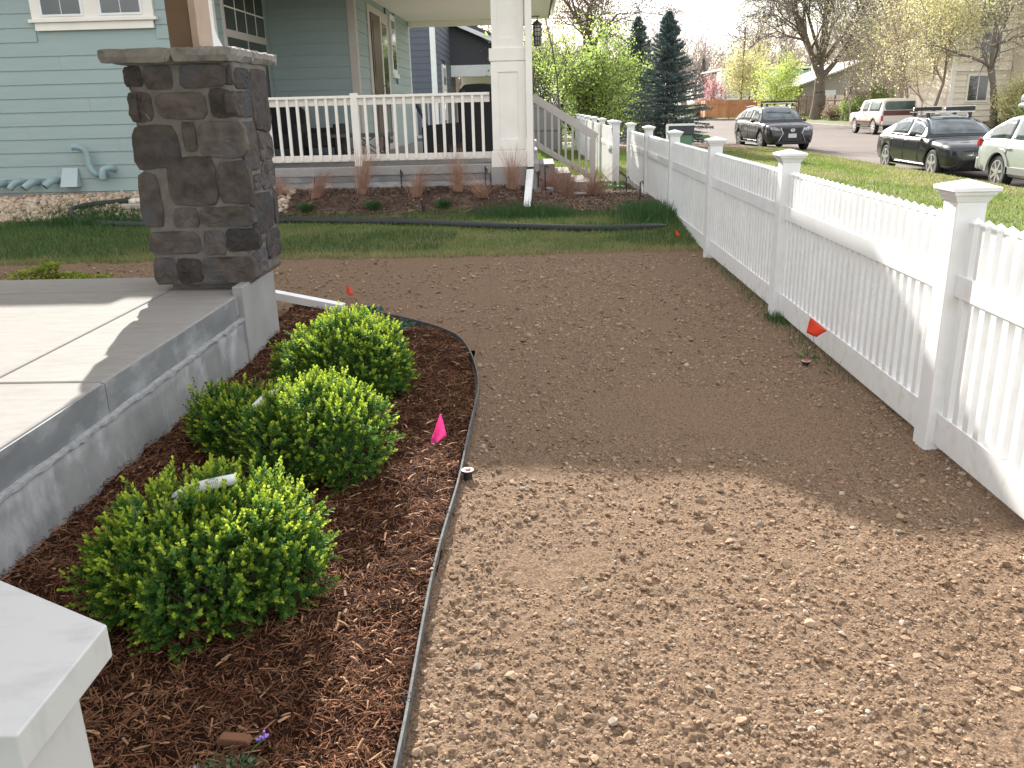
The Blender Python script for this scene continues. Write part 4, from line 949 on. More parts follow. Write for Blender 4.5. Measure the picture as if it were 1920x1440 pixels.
sub('door_handle', MB().tube([(XS + .06, 16.70, 1.75), (XS + .10, 16.70, 1.78), (XS + .10, 16.70, 1.98), (XS + .06, 16.70, 2.0)], .010, 6), m_steel, dr)
wn = hp_('window', B(XS, XS + .035, 18.13, 18.72, 2.25, 3.36), m_vinyl, bevel=.003)
sub('pane', B(XS + .033, XS + .040, 18.22, 18.63, 2.34, 2.80), m_glass, wn); sub('pane', B(XS + .033, XS + .040, 18.22, 18.63, 2.84, 3.25), m_glass, wn); sub('sill', B(XS, XS + .06, 18.08, 18.77, 2.18, 2.255), m_vinyl, wn)
# porch floor, foundation, ceiling, roof
XR = .06
hp_('porch_floor', B(-4.2, XR, 12.22, 21.1, .70, .825), m_conc, bevel=.01)
for a0, a1 in ((-4.2, -3.105), (-3.09, -.62)):
    hp_('foundation_band', B(a0, a1, 12.235, 12.30, .62, .699), m_conc_edge)
    hp_('foundation_band', B(a0, a1, 12.245, 12.30, .30, .6185), m_found2)
hp_('porch_foundation', B(-4.2, XR - .03, 12.30, 21.0, -.1, .699), m_found2)
hp_('column_pier', B(-.60, XR - .08, 12.20, 12.70, .2, .775), m_pier, bevel=.006)
for k in range(5):
    hp_('ceiling_panel', B(-4.2, -.02, 12.45 + k * 1.71, 12.45 + k * 1.71 + 1.705, 3.44, 3.46), m_ceil)
hp_('far_beam', B(XS + .03, -.12, 20.7, 21.0, 3.34, 3.4385), m_ceil, bevel=.004)
hp_('front_beam', B(-4.2, -.08, 12.25, 12.42, 3.22, 3.44), m_trim)
hp_('side_beam', B(-.30, -.06, 12.43, 20.69, 3.28, 3.4395), m_trim)
hp_('soffit', B(-.05, .36, 11.80, 21.25, 3.47, 3.50), m_trim)
hp_('porch_roof', MB().prism([(-4.3, 3.501), (.40, 3.501), (.38, 3.56), (.30, 3.66), (-.02, 4.32), (-.35, 4.40), (-.95, 4.36), (-1.2, 4.08), (-2.45, 4.04), (-2.62, 3.70), (-4.3, 3.66)], 11.75, 21.3, 'y'), m_shingle); hp_('shade_block', B(-4.2, -.30, 16.2, 21.2, 4.06, 5.7), m_siding)  # block above added to shade the fence; roof outline shaped for the shade edge
hp_('gutter', MB().tube([(.44, 11.75, 3.60), (.44, 21.3, 3.58)], .055, 8), m_trim, smooth=True)
hp_('roof', MB().prism([(11.6, 3.60), (20.6, 3.60), (20.6, 3.68), (16.1, 4.35), (11.6, 3.68)], -14.5, -4.32, 'x'), m_shingle)
# wide boxed column with raised panels
cl = hp_('porch_column', B(-.545, -.125, 12.245, 12.665, .775, 3.44), m_trim, bevel=.003)
sub('lower_casing', B(-.565, -.105, 12.225, 12.685, .777, 2.16), m_trim, cl, bevel=.003)
sub('base_board', B(-.59, -.08, 12.20, 12.71, .778, .99), m_trim, cl, bevel=.003)
sub('neck_band', B(-.585, -.085, 12.205, 12.705, 2.16, 2.32), m_trim, cl, bevel=.003)
for z0, z1, yy_, dx in ((1.15, 2.02, 12.225, 0), (2.45, 3.35, 12.245, .02)):
    for a0, a1, b0, b1 in ((-.565 + dx, -.47, z0 - .14, z1 + .13), (-.20, -.105 - dx, z0 - .14, z1 + .13)):
        sub('panel_stile', B(a0, a1, yy_ - .014, yy_ + .001, b0, b1), m_trim, cl)
    sub('panel_rail', B(-.4695, -.2005, yy_ - .014, yy_ + .001, z1, z1 + .13), m_trim, cl); sub('panel_rail', B(-.4695, -.2005, yy_ - .014, yy_ + .001, z0 - .14, z0), m_trim, cl)
dsp = thing('downspout', (-.05, 12.15, .3), 'cream downspout running down the right of the porch column', 'downspout')
o = obj('pipe', B(-.098, -.008, 12.14, 12.205, .775, 3.5), m_trim, dsp, (0, 0, 0), bevel=.005); o.location = -Vector(W[dsp.name])
ribspout((-.053, 12.165, .74), (-.105, 11.60, .27), .092, .062, m_vinyl, dsp, 'elbow')
o = obj('collar', B(-.10, -.006, 12.125, 12.21, .735, .773), m_metal, dsp, (0, 0, 0)); o.location = -Vector(W[dsp.name])
# lantern
ln_ = thing('wall_lantern', (.07, 12.75, 2.55), 'black caged lantern hanging from the right side of the porch column', 'lantern')
lm = MB().tube([(-.17, 0, .20), (.03, 0, .20)], .008, 6).tube([(.0, 0, .20), (.0, 0, .155)], .005, 6)
obj('bracket', lm, m_metal, ln_, local=True)
obj('roof_cap', MB().lathe([(.010, .16), (.016, .148), (.030, .130), (.072, .100), (.076, .088)], 14), m_metal, ln_, local=True)
obj('glass', MB().lathe([(.052, .088), (.052, -.06), (.042, -.062), (.042, -.17)], 14), mat('frosted_glass', (.62, .60, .55), None, rough=.3, trans=.4), ln_, local=True, smooth=True)
mb = MB()
for k in range(8):
    t_ = 6.283 * k / 8; mb.tube([(.056 * math.cos(t_), .056 * math.sin(t_), .088), (.056 * math.cos(t_), .056 * math.sin(t_), -.06)], .004, 4).tube([(.045 * math.cos(t_), .045 * math.sin(t_), -.06), (.045 * math.cos(t_), .045 * math.sin(t_), -.18)], .004, 4)
for r_, z_ in ((.057, .05), (.057, .0), (.058, -.06), (.046, -.12), (.047, -.18)): mb.lathe([(r_ + .002, z_ - .005), (r_ + .002, z_ + .005)], 14)
obj('cage', mb, m_metal, ln_, local=True)

# vent pipes on the wall
m_pvc = mat('painted_pvc', (.26, .36, .375), (.24, .335, .35), 6, .45)
def pipe(pts, r_, label=None):
    o = hp_('vent_pipe', MB().tube(smooth_pts(pts, 5), r_, 14), m_pvc, smooth=True); return o
for x_, z_ in ((-7.50, .70), (-7.02, .715), (-6.74, .73)):
    lean = -.09 if x_ < -7 else -.05
    o = pipe([(x_ + .07, YL, z_ + .015), (x_ + .065, YL - .09, z_ + .02), (x_ + .035, YL - .15, z_ + .005), (x_ + lean * .4, YL - .21, z_ - .055)], .050)
    sub('opening', MB().tube([(x_ + lean * .4 + .004, YL - .207, z_ - .051), (x_ + lean * .4 - .002, YL - .2135, z_ - .0585)], .043, 14), m_metal, o)  # dark disc standing in for the shaded hollow of the pipe
x_ = -7.25; o = pipe([(x_ + .09, YL, .735), (x_ + .07, YL - .09, .74), (x_ + .03, YL - .14, .72), (x_ - .03, YL - .17, .65)], .045)
pipe([(-6.30, YL - .19, 1.185), (-6.24, YL - .17, 1.19), (-6.165, YL - .13, 1.14), (-6.14, YL - .12, 1.06), (-6.125, YL - .12, .92), (-6.06, YL - .11, .82), (-5.96, YL - .03, .80)], .042)
pipe([(-5.84, YL, .885), (-5.86, YL - .10, .90), (-5.93, YL - .17, .87), (-5.945, YL - .18, .74)], .045)
hp_('vent_hood', MB().add([(-6.57, YL - .02, .91), (-6.35, YL - .02, .91), (-6.33, YL - .17, .66), (-6.57, YL - .17, .66), (-6.57, YL - .02, .66), (-6.33, YL - .02, .66)], [(0, 1, 2, 3), (0, 3, 4), (1, 5, 2), (3, 2, 5, 4), (0, 4, 5, 1)]), mat('vent_metal', (.36, .43, .43), None, rough=.4), bevel=.003)

# railings
m_rail = m_trim
ra = thing('porch_railing', (-2.46, 12.33, .83), 'cream baluster railing along the front of the teal porch', 'railing')
rv = -Vector(W[ra.name])
def rp(name, mb, **k): o = obj(name, mb, m_rail, ra, (0, 0, 0), **k); o.location = rv; return o
for a0, a1 in ((-4.19, -2.515), (-2.415, -.60)):
    rp('top_rail', B(a0, a1, 12.27, 12.40, 1.735, 1.772), bevel=.004); rp('upper_rail', B(a0, a1, 12.315, 12.355, 1.645, 1.734)); rp('bottom_rail', B(a0, a1, 12.315, 12.355, .895, .985), bevel=.003)
rp('post', B(-2.515, -2.415, 12.285, 12.385, .826, 1.80), bevel=.004); rp('post', B(-4.185, -4.10, 12.285, 12.385, .826, 1.80), bevel=.004)
balm = B(-.019, .019, -.019, .019, 0, .83).mesh('baluster'); balm.materials.append(m_rail)
for i in range(27):
    x_ = -.70 - i * .1345
    if x_ < -4.12: break
    obj('baluster', balm, None, ra, (x_, 12.295, .915), bevel=.002)
sr = thing('stair_railing', (.5, 15.3, .3), 'shaded cream railing sloping down beside the porch steps', 'railing')
sv = -Vector(W[sr.name])
def sp(name, mb, **k): o = obj(name, mb, m_trim_shaded, sr, (0, 0, 0), **k); o.location = sv; return o
sp('hand_rail', MB().bar((-.02, 15.3, 1.72), (1.08, 15.3, 1.04), .085, .13), bevel=.004)
sp('lower_rail', MB().bar((-.02, 15.3, .98), (1.02, 15.3, .36), .05, .09), bevel=.003)
sp('newel_post', B(.96, 1.06, 15.25, 15.35, .0, 1.02), bevel=.004); sp('newel_post', B(-.06, .01, 15.25, 15.35, .8, 1.73), bevel=.004)
for i in range(8):
    f = (i + .7) / 8.4; x_ = 0 + .98 * f; sp('baluster', B(x_ - .018, x_ + .018, 15.262, 15.298, .96 - .60 * f, 1.70 - .62 * f))
st = thing('porch_steps', (.4, 15.9, .1), 'grey concrete steps descending from the side of the porch', 'steps')
for i, (a0, a1, zz_) in enumerate(((.061, .36, .60), (.361, .64, .44), (.641, .93, .28))):
    o = obj('step', B(a0, a1, 15.45, 17.0, -.05, zz_), m_conc, st, (0, 0, 0), bevel=.008); o.location = -Vector(W[st.name])
for x_, y_, zz_, s_ in ((.12, 13.55, .36, (.34, .30, .20)), (.50, 14.0, .27, (.24, .3, .14)), (.72, 14.3, .20, (.26, .3, .08))):
    t = thing('stepping_block', (x_, y_, .1), {.12: 'dark grey concrete block beside the porch column', .50: 'pale concrete block in the bed right of the dark block', .72: 'flat pale slab lying at the foot of the stair railing'}[x_], 'block')
    obj('block', B(-s_[0] / 2, s_[0] / 2, -s_[1] / 2, s_[1] / 2, -.1, zz_ - .1), m_conc_edge if x_ == .12 else m_conc, t, local=True, bevel=.008)
t = thing('porch_railing', (-1.4, 20.95, .83), 'white railing at the far end of the teal porch', 'railing')
mb = MB().box(-1.35, 1.0, -.04, .04, .90, .95)
obj('top_rail', mb, m_vinyl, t, local=True); obj('bottom_rail', B(-1.35, 1.0, -.02, .02, .08, .14), m_vinyl, t, local=True)
for i in range(16): obj('baluster', B(-.018, .018, -.018, .018, .14, .90), m_vinyl, t, (-1.35 + i * .145, 0, 0), local=True)

# ---------------------------------------------------------------- porch furniture
DZ = .826
def armchair(x, y, w_, h_, label, rz=0):
    t = thing('lounge_chair', (x, y, DZ), label, 'chair', 'black lounge furniture on the porch', rz=rz)
    hw = w_ / 2
    obj('seat', B(-hw + .1, hw - .1, -.3, .25, .22, .42), m_black, t, local=True, bevel=.03)
    obj('backrest', MB().prism([(-hw + .02, .2), (hw - .02, .2), (hw - .02, h_ - .06), (hw - .08, h_), (-hw + .08, h_), (-hw + .02, h_ - .06)], .22, .34, 'y'), m_black, t, local=True, bevel=.02)
    for s_ in (-1, 1): obj('armrest', B(s_ * hw - (.1 if s_ > 0 else 0), s_ * hw + (.1 if s_ < 0 else 0), -.32, .21, .06, .56), m_black, t, local=True, bevel=.025)
    for sx in (-1, 1):
        for sy in (-.26, .20): obj('leg', B(sx * (hw - .06) - .02, sx * (hw - .06) + .02, sy - .02, sy + .02, 0, .059), m_metal, t, local=True)
armchair(-3.92, 13.7, .70, .82, 'tall black lounge chair behind the railing at the left')
armchair(-3.28, 13.75, .66, .50, 'low black lounge seat between the tall chair and the table')
tb = thing('coffee_table', (-2.62, 13.6, DZ), 'dark low table on crossed metal legs behind the railing', 'table')
obj('top', B(-.45, .43, -.25, .25, .36, .41), mat('table_grey', (.10, .095, .09), None, rough=.6), tb, local=True, bevel=.006)
for sx in (-.38, .36):
    for sy in (-.22, .22): obj('leg', MB().bar((sx, sy, .36), (sx * .94, sy, 0), .025, .025), m_metal, tb, local=True)
for sy in (-.22, .22): obj('crossbar', MB().bar((-.33, sy, .05), (.12, sy, .35), .016, .016), m_metal, tb, local=True); obj('crossbar', MB().bar((-.10, sy, .35), (.31, sy, .05), .016, .016), m_metal, tb, local=True)
bx = thing('storage_box', (-1.42, 13.9, DZ), 'black covered box on a low frame beside the grill', 'box')
obj('cover', MB().prism([(-.30, .07), (.28, .07), (.28, .50), (.22, .53), (-.25, .50), (-.30, .47)], -.25, .25, 'y'), m_black, bx, local=True, bevel=.012)
obj('frame', B(-.28, .27, -.23, .23, .02, .068), m_metal, bx, local=True)
gr = thing('covered_grill', (-.82, 14.2, DZ), 'tall grill under a black fitted cover beside the porch column', 'grill')
obj('cover', MB().prism([(-.34, .05), (.34, .05), (.35, .80), (.33, 1.0), (.26, 1.08), (.0, 1.10), (-.24, 1.09), (-.33, 1.0), (-.36, .80)], -.27, .27, 'y'), m_black, gr, local=True, bevel=.03, smooth=False)
for sx in (-.28, .28): obj('wheel', MB().lathe([(.045, -.015), (.045, .015)], 14, (sx, -.2, .045), 'x'), m_metal, gr, local=True)
br = thing('patio_umbrella', (-1.75, 14.0, DZ), 'folded dark pole leaning against the black box on the porch', 'pole')
obj('pole', MB().tube([(.28, 0, .06), (-.12, .02, .90)], .020, 8), m_metal, br, local=True); obj('joint', MB().tube([(-.02, .02, .70), (-.07, .02, .80)], .034, 8), m_metal, br, local=True)
obj('foot', B(-.02, .34, -.14, .14, 0, .05), m_metal, br, local=True, bevel=.01)
for x_, lb in ((-3.35, 'leftmost'), (-2.2, 'second'), (-1.55, 'third'), (-.95, 'rightmost')):
    t = thing('rail_clip', (x_, 12.33, 1.772), lb + ' small metal clip on the top rail of the porch railing', 'clip', 'clips on the porch rail')
    obj('clip', MB().tube([(-.012, 0, 0), (-.012, 0, .022), (.012, 0, .022), (.012, 0, 0)], .004, 5), m_steel, t, local=True)

# ================================================================== SLATE HOUSE NEXT DOOR
s2 = thing('slate_house', (-6, 27, .3), 'slate blue clapboard house with white trim seen through the porch', 'house')
s2v = -Vector(W[s2.name])
def s2p(name, mb, m, **k): o = obj(name, mb, m, s2, (0, 0, 0), **k); o.location = s2v; return o
s2p('wall', B(-14, -2.93, 27.0, 34, -.2, 4.6), m_slate)
siding(s2, -5.5, 27.0, .9, 2.56, 21, 0, m_slate); siding(s2, -2.91, 27.10, .9, 6.8, 21, R_(90), m_slate, holes=[(1.7, 2.9, 1.0, 2.9)])
s2p('corner_board', B(-3.02, -2.87, 26.96, 27.10, .2, 4.6), m_vinyl)
wn = s2p('window', B(-2.91, -2.86, 28.85, 29.95, 1.2, 2.9), m_vinyl); sub('pane', B(-2.862, -2.855, 29.0, 29.8, 1.3, 2.05), m_glass, wn); sub('pane', B(-2.862, -2.855, 29.0, 29.8, 2.1, 2.8), m_glass, wn)
s2p('porch_gable', MB().prism([(-2.9, 3.0), (-.4, 3.0), (-.4, 3.10), (-2.9, 4.55)], 32.2, 32.4, 'y'), mat('gable_grey', (.055, .055, .065), None, rough=.7))
s2p('porch_roof', MB().prism([(-3.2, 4.62), (0.0, 3.30), (0.0, 3.42), (-3.2, 4.78)], 31.9, 37, 'y'), m_shingle)
s2p('fascia', MB().prism([(-3.2, 4.50), (0.0, 3.14), (0.0, 3.30), (-3.2, 4.63)], 31.85, 31.95, 'y'), m_vinyl)
s2p('porch_beam', B(-2.9, -.45, 32.15, 32.45, 2.62, 2.998), m_vinyl); s2p('porch_ceiling', B(-2.9, -.45, 32.46, 36.8, 2.85, 2.9), m_ceil)
s2p('far_beam', B(-2.9, -.45, 36.5, 36.8, 2.45, 2.84), m_ceil)
s2p('column', B(-.92, -.62, 32.15, 32.45, .3, 2.618), m_vinyl); s2p('column', B(-.92, -.62, 36.45, 36.75, .3, 2.44), m_vinyl)
s2p('roof', MB().prism([(26.6, 4.6), (34.4, 4.6), (30.5, 6.2)], -14.2, -3.4, 'x'), m_shingle)
sh = thing('grey_fence', (.3, 30, .1), 'grey solid panel fence beyond the stair railing', 'fence')
for x_ in (-.9, .03): obj('panel', B(x_, x_ + .88, 29.98, 30.02, .15, 1.5), mat('grey_panel', (.22, .215, .20), (.19, .185, .175), 3, .7) if 'grey_panel' not in bpy.data.materials else bpy.data.materials['grey_panel'], sh, (0, 0, 0)).location = -Vector(W[sh.name])
for x_ in (-.95, -.02, .91): obj('post', B(x_, x_ + .05, 29.95, 30.05, 0, 1.6), bpy.data.materials['grey_panel'], sh, (0, 0, 0)).location = -Vector(W[sh.name])
obj('top_rail', B(-.95, .96, 29.95, 30.06, 1.5, 1.62), bpy.data.materials['grey_panel'], sh, (0, 0, 0)).location = -Vector(W[sh.name])
obj('mid_rail', B(-.95, .96, 29.95, 30.06, .78, .83), bpy.data.materials['grey_panel'], sh, (0, 0, 0)).location = -Vector(W[sh.name])
blades('side_lawn_grass', 16000, lambda n: rng.uniform(-2.0, 1.45, n), lambda n: rng.uniform(18.5, 29.8, n), (.04, .08), (.012, .022), m_grasslit, 'bright sunlit lawn between the stair railing and the grey fence', dryf=lambda x, y: np.zeros(len(x)) + .05)
t = thing('green_perennial', (1.05, 16.0, .1), 'low green ground cover at the gate beside the stair post', 'plant')
fo = leafy('foliage', [(1.15 + .12 * i, 15.6 + .3 * (i % 3), .13) for i in range(4)], 900, .20, .05, m_greenclump, t); fo.location = -Vector(W[t.name])

# ================================================================== STREET
def slab(name, x0, x1, y0, y1, z, m, nx=2, ny=2): return grid(name, np.linspace(x0, x1, nx), np.linspace(y0, y1, ny), lambda X, Y: X * 0 + z, m, smooth=False)
slab('street', 9.40, 20.9, -40, 260, -.300, m_asphalt, 12, 200)
slab('cross_street', -80, 9.395, 38.3, 46.7, -.301, m_asphalt, 30, 8)
def curb(name, pts, w_=.30, h_=.15, zb=-.4, zt=-.152):
    mb = MB(); P = [Vector((x, y, 0)) for x, y in pts]; vs = []; fs = []; prof = [(-w_ / 2, zb), (w_ / 2 + .03, zb), (w_ / 2 + .02, zt - .05), (w_ / 2 - .02, zt), (-w_ / 2, zt)]; k = len(prof)
    for i, p in enumerate(P):
        d = (P[min(i + 1, len(P) - 1)] - P[max(i - 1, 0)]).normalized(); nn = Vector((d.y, -d.x, 0))
        for a_, b_ in prof: vs.append((p.x + nn.x * a_, p.y + nn.y * a_, b_))
    for i in range(len(P) - 1):
        for j in range(k): fs.append((i * k + j, i * k + (j + 1) % k, (i + 1) * k + (j + 1) % k, (i + 1) * k + j))
    o = obj(name, MB().add(vs, fs), m_walk, None, (0, 0, 0)); o['kind'] = 'structure'; return o
near = [(9.27, -40), (9.27, 33.2)] + [(9.27 - 4.8 * (1 - math.cos(t_)), 33.2 + 4.95 * math.sin(t_)) for t_ in np.linspace(.15, 1.57, 10)] + [(-80, 38.15)]
curb('curb', near)
curb('curb', [(-80, 46.85), (5.0, 46.85)] + [(9.27 - 4.3 * (1 - math.sin(t_)), 51.1 - 4.25 * math.cos(t_)) for t_ in np.linspace(.1, 1.57, 9)] + [(9.27, 260)])
curb('curb', [(21.05, 260), (21.05, -40)])
grid('sidewalk', np.linspace(21.22, 22.7, 3), np.linspace(-40, 260, 60), lambda X, Y: X * 0 - .147 + .0 * Y, m_walk, smooth=False)
m_drain = mat('drain_iron', (.05, .045, .045), None, rough=.7)
t = thing('drain_grate', (13.2, 32.6, -.296), 'thin dark drain grate in the asphalt right of the black crossover', 'grate')
for i in range(12): obj('slot', B(-.75 + i * .13, -.75 + i * .13 + .07, -.06, .06, 0, .006), m_drain, t, local=True)
grid('far_verge', np.linspace(9.6, 21.1, 14), np.linspace(92.2, 260, 12), lambda X, Y: X * 0 - .155 + .15 * ss(93, 97, Y), m_far, smooth=False)
curb('curb', [(9.6, 92.0), (21.2, 92.0)])
# planting bed, utility box
grid('corner_bed', np.linspace(2.2, 8.3, 20), np.linspace(30.6, 36.6, 20), lambda X, Y: T(X, Y) + .035 + .03 * fbm(X * 2, Y * 2, 8, 2), mat('bark_bed', (.16, .085, .065), (.22, .13, .10), 3, .95, .4, 12, world=True))
ub = thing('utility_box', (3.82, 24, -.05), 'green utility cabinet with a dark hood showing over the fence', 'utility box')
obj('cabinet', B(-.20, .40, -.25, .25, -.1, .80), mat('cabinet_green', (.10, .20, .13), None, rough=.5), ub, local=True, bevel=.01)
obj('hood', B(-.24, .44, -.29, .29, .801, 1.03), mat('hood_dark', (.04, .04, .05), None, rough=.5), ub, local=True, bevel=.01)
obj('frame', B(-.29, -.245, -.28, -.22, -.1, 1.08), m_vinyl, ub, local=True); obj('frame', B(-.244, .44, -.30, -.25, 1.032, 1.08), m_vinyl, ub, local=True)

# ================================================================== CARS
def interp(keys, y):
    ys_ = [k[0] for k in keys]; return [float(np.interp(y, ys_, [k[i] for k in keys])) for i in range(1, len(keys[0]))]
def smoothst(keys, n):
    """dense stations, lightly smoothed"""
    y0, y1 = keys[0][0], keys[-1][0]; ys_ = np.unique(np.concatenate([np.linspace(y0, y1, n), [k[0] for k in keys]]))
    A = np.array([interp(keys, y) for y in ys_])
    for _ in range(2):
        Bm = A.copy(); Bm[1:-1] = .25 * A[:-2] + .5 * A[1:-1] + .25 * A[2:]; A = Bm
    return ys_, A
def car(loc, rz, label, cat, P):
    t = thing(P['name'], loc, label, cat, 'cars parked along the street', rz=rz)
    paint = P['paint']; lower = P.get('lower', paint)
    ys_, A = smoothst(P['body'], 34); vs = []; fs = []
    def sec(zb, zt, hw):
        zs = zt - .055; h = zs - zb
        return [(0, zb), (hw * .78, zb), (hw * .93, zb + .05), (hw * .985, zb + h * .30), (hw, zb + h * .58), (hw * .985, zb + h * .86), (hw * .955, zs), (hw * .86, zt - .012), (hw * .45, zt + .012), (0, zt + .018)]
    prof = [sec(*a) for a in A]; K = len(prof[0])
    for y, pr_ in zip(ys_, prof):
        for x, z in pr_: vs.append((x, y, z))
        for x, z in pr_[-2:0:-1]: vs.append((-x, y, z))
    K2 = 2 * K - 2
    for i in range(len(ys_) - 1):
        for j in range(K2): fs.append((i * K2 + j, i * K2 + (j + 1) % K2, (i + 1) * K2 + (j + 1) % K2, (i + 1) * K2 + j))
    fs.append(tuple(range(K2))); fs.append(tuple((len(ys_) - 1) * K2 + j for j in range(K2))[::-1])
    me = MB().add(vs, fs).mesh('body', True); me.materials.append(paint); me.materials.append(m_metal)
    tmp = bpy.data.objects.new('tmp', me); COL.objects.link(tmp); cut = []
    rw = P['rw']
    for yw in P['wy']:
        for s_ in (-1, 1):
            hw = P['hw']; c = MB().lathe([(rw * 1.13, -.19), (rw * 1.13, .19)], 28, (s_ * (hw - .10), yw, rw), 'x').mesh('c'); c.materials.append(m_metal)
            co = bpy.data.objects.new('cut', c); COL.objects.link(co); cut.append(co)
            md = tmp.modifiers.new('b', 'BOOLEAN'); md.operation = 'DIFFERENCE'; md.object = co; md.solver = 'EXACT'; md.material_mode = 'TRANSFER'
    dg = bpy.context.evaluated_depsgraph_get(); bme = bpy.data.meshes.new_from_object(tmp.evaluated_get(dg)); bme.name = 'body'
    for c in cut: bpy.data.objects.remove(c)
    bpy.data.objects.remove(tmp)
    if len(bme.materials) < 2: bme.materials.clear(); bme.materials.append(paint); bme.materials.append(m_metal)
    bo = obj('body', bme, None, t, local=True)
    # greenhouse
    G = P['gh']; ga, gb, gc, gd = G['y']; zr = G['zr']; zr2 = G.get('zr2', zr); wb = G['wb']; wt = G['wt']
    def hgt(y):
        zb = interp(P['body'], y)[1] - .02
        if y < gb: f = (y - ga) / (gb - ga); f = math.sin(f * math.pi / 2) ** .92
        elif y > gc: f = (gd - y) / (gd - gc); f = f ** G.get('pw', .75)
        else: f = 1
        top = zr + (zr2 - zr) * (y - gb) / (gc - gb) if gb <= y <= gc else (zr if y < gb else zr2)
        if gb <= y <= gc: top += .035 * math.sin(math.pi * (y - gb) / (gc - gb))
        return zb, max(.002, (top - zb) * max(0, min(1, f)))
    def ghp(y, u):
        """u 0..1 from belt up the side, 1..2 shoulder to the roof centre"""
        zb, h = hgt(y); Hm = zr - zb; tum = (wb - wt) * min(1, h / Hm)
        if u <= 1: return (wb - tum * u, zb + h * .90 * u)
        f = u - 1; a_ = f * math.pi / 2
        x = (wb - tum) * (1 - f) * 1.0; r_ = min(.10, (wb - tum)); z = zb + h * .90 + h * .10 * math.sin(min(1, f * 2.2) * math.pi / 2)
        return (x, z + .012 * f)
    us = [0, .25, .5, .75, 1.0, 1.08, 1.18, 1.32, 1.5, 1.75, 2.0]; yy_ = np.unique(np.concatenate([np.linspace(ga, gb, 9), np.linspace(gb, gc, 8), np.linspace(gc, gd, 8)])); vs = []; fs = []
    for y in yy_:
        q = [ghp(y, u) for u in us]
        for x, z in q: vs.append((x, y, z))
        for x, z in q[-2::-1]: vs.append((-x, y, z))
    K2 = 2 * len(us) - 1
    for i in range(len(yy_) - 1):
        for j in range(K2 - 1): fs.append((i * K2 + j, i * K2 + j + 1, (i + 1) * K2 + j + 1, (i + 1) * K2 + j))
    fs.append(tuple(range(K2))); fs.append(tuple((len(yy_) - 1) * K2 + j for j in range(K2))[::-1])
    obj('cabin', MB().add(vs, fs), P.get('roofpaint', paint), t, local=True, smooth=True)
    def patch(name, y0, y1, u0, u1, side, m, off=.006, ny=8, nu=5, yslant=0):
        vs = []; fs = []; us_ = np.linspace(u0, u1, nu)
        sides = [side] if side else [0]
        for i, y in enumerate(np.linspace(y0, y1, ny)):
            for u in (us_ if side else np.concatenate([us_, us_[-2::-1]])): pass
            if side:
                for u in us_: x, z = ghp(y + yslant * (u - u0), u); vs.append((side * (x + off), y + yslant * (u - u0), z))
            else:
                row = [(ghp(y, u), 1) for u in us_] + [(ghp(y, u), -1) for u in us_[-2::-1]]
                fr_ = -1 if y1 < (gb + gc) / 2 else 1
                for (x, z), s_ in row: vs.append((s_ * x, y + fr_ * off * .6, z + off))
        k = nu if side else 2 * nu - 1
        for i in range(ny - 1):
            for j in range(k - 1): fs.append((i * k + j, i * k + j + 1, (i + 1) * k + j + 1, (i + 1) * k + j))
        o = obj(name, MB().add(vs, fs), m, t, local=True, smooth=True); s_ = o.modifiers.new('s', 'SOLIDIFY'); s_.thickness = .004; return o
    cg = P['glass']
    patch('windscreen', ga + .06, gb - .03, 1.10, 2.0, 0, cg, ny=9)
    patch('rear_window', gc + .05, gd - .12 * (gd - gc) - .03, 1.12, 2.0, 0, cg, ny=7)
    for s_ in (-1, 1):
        for y0, y1 in G['win']: patch('side_window', y0, y1, .09, .93, s_, cg, yslant=G.get('sl', 0))
    # wheels
    tp = [(rw * .66, -.10), (rw * .90, -.105), (rw * .975, -.09), (rw, -.06), (rw, .06), (rw * .975, .09), (rw * .90, .105), (rw * .66, .10)]
    for yw in P['wy']:
        for s_ in (-1, 1):
            wh = obj('wheel', MB().lathe([(r_, h_) for r_, h_ in tp], 30, (0, 0, 0), 'x'), mat_tyre, t, (s_ * (P['hw'] - .125), yw, rw), local=True, smooth=False)
            mb = MB().lathe([(rw * .71, s_ * .070), (rw * .71, s_ * .102), (rw * .64, s_ * .104), (rw * .62, s_ * .075)], 30, (0, 0, 0), 'x')
            for k in range(P['spokes']):
                an = 2 * math.pi * k / P['spokes'] + .3; ca, sa = math.cos(an), math.sin(an)
                mb.bar((s_ * .092, 0, 0), (s_ * .098, ca * rw * .66, sa * rw * .66), P.get('spw', .05), .022, up=(1, 0, 0))
            mb.lathe([(rw * .17, s_ * .07), (rw * .17, s_ * .108), (rw * .10, s_ * .112)], 16, (0, 0, 0), 'x')
            ri = obj('rim', mb, P['rim'], None, (0, 0, 0)); ri.parent = wh; ri.location = (0, 0, 0)
            ba = obj('brake_disc', MB().lathe([(rw * .62, s_ * .045), (rw * .60, s_ * .055)], 24, (0, 0, 0), 'x'), m_metal, None, (0, 0, 0)); ba.parent = wh; ba.location = (0, 0, 0)
    # mirrors, handles, seams
    for s_ in (-1, 1):
        mi = obj('mirror', MB().lathe([(.02, 0), (.075, .03), (.085, .10), (.06, .16), (.01, .18)], 12, (0, 0, 0), 'x'), P.get('mirror', paint), t, (s_ * (P['hw'] + .00), ga + .42, G['zm']), local=True, smooth=True)
        if s_ < 0: mi.scale = (-1, .8, .8)
        else: mi.scale = (1, .8, .8)
        for y_ in P['handles']:
            obj('door_handle', B(-.014, .014, -.09, .09, -.016, .016), P.get('chrome', paint), t, (s_ * (P['hw'] - .002), y_, G['zm'] - .16), local=True, bevel=.006)
        for y_ in P['seams']:
            obj('door_seam', B(-.004, .004, -.004, .004, P['zs'][0], P['zs'][1]), m_metal, t, (s_ * (P['hw'] - .004), y_, 0), local=True)
    return t
mat_tyre = mat('tyre_rubber', (.02, .02, .021), None, rough=.85)
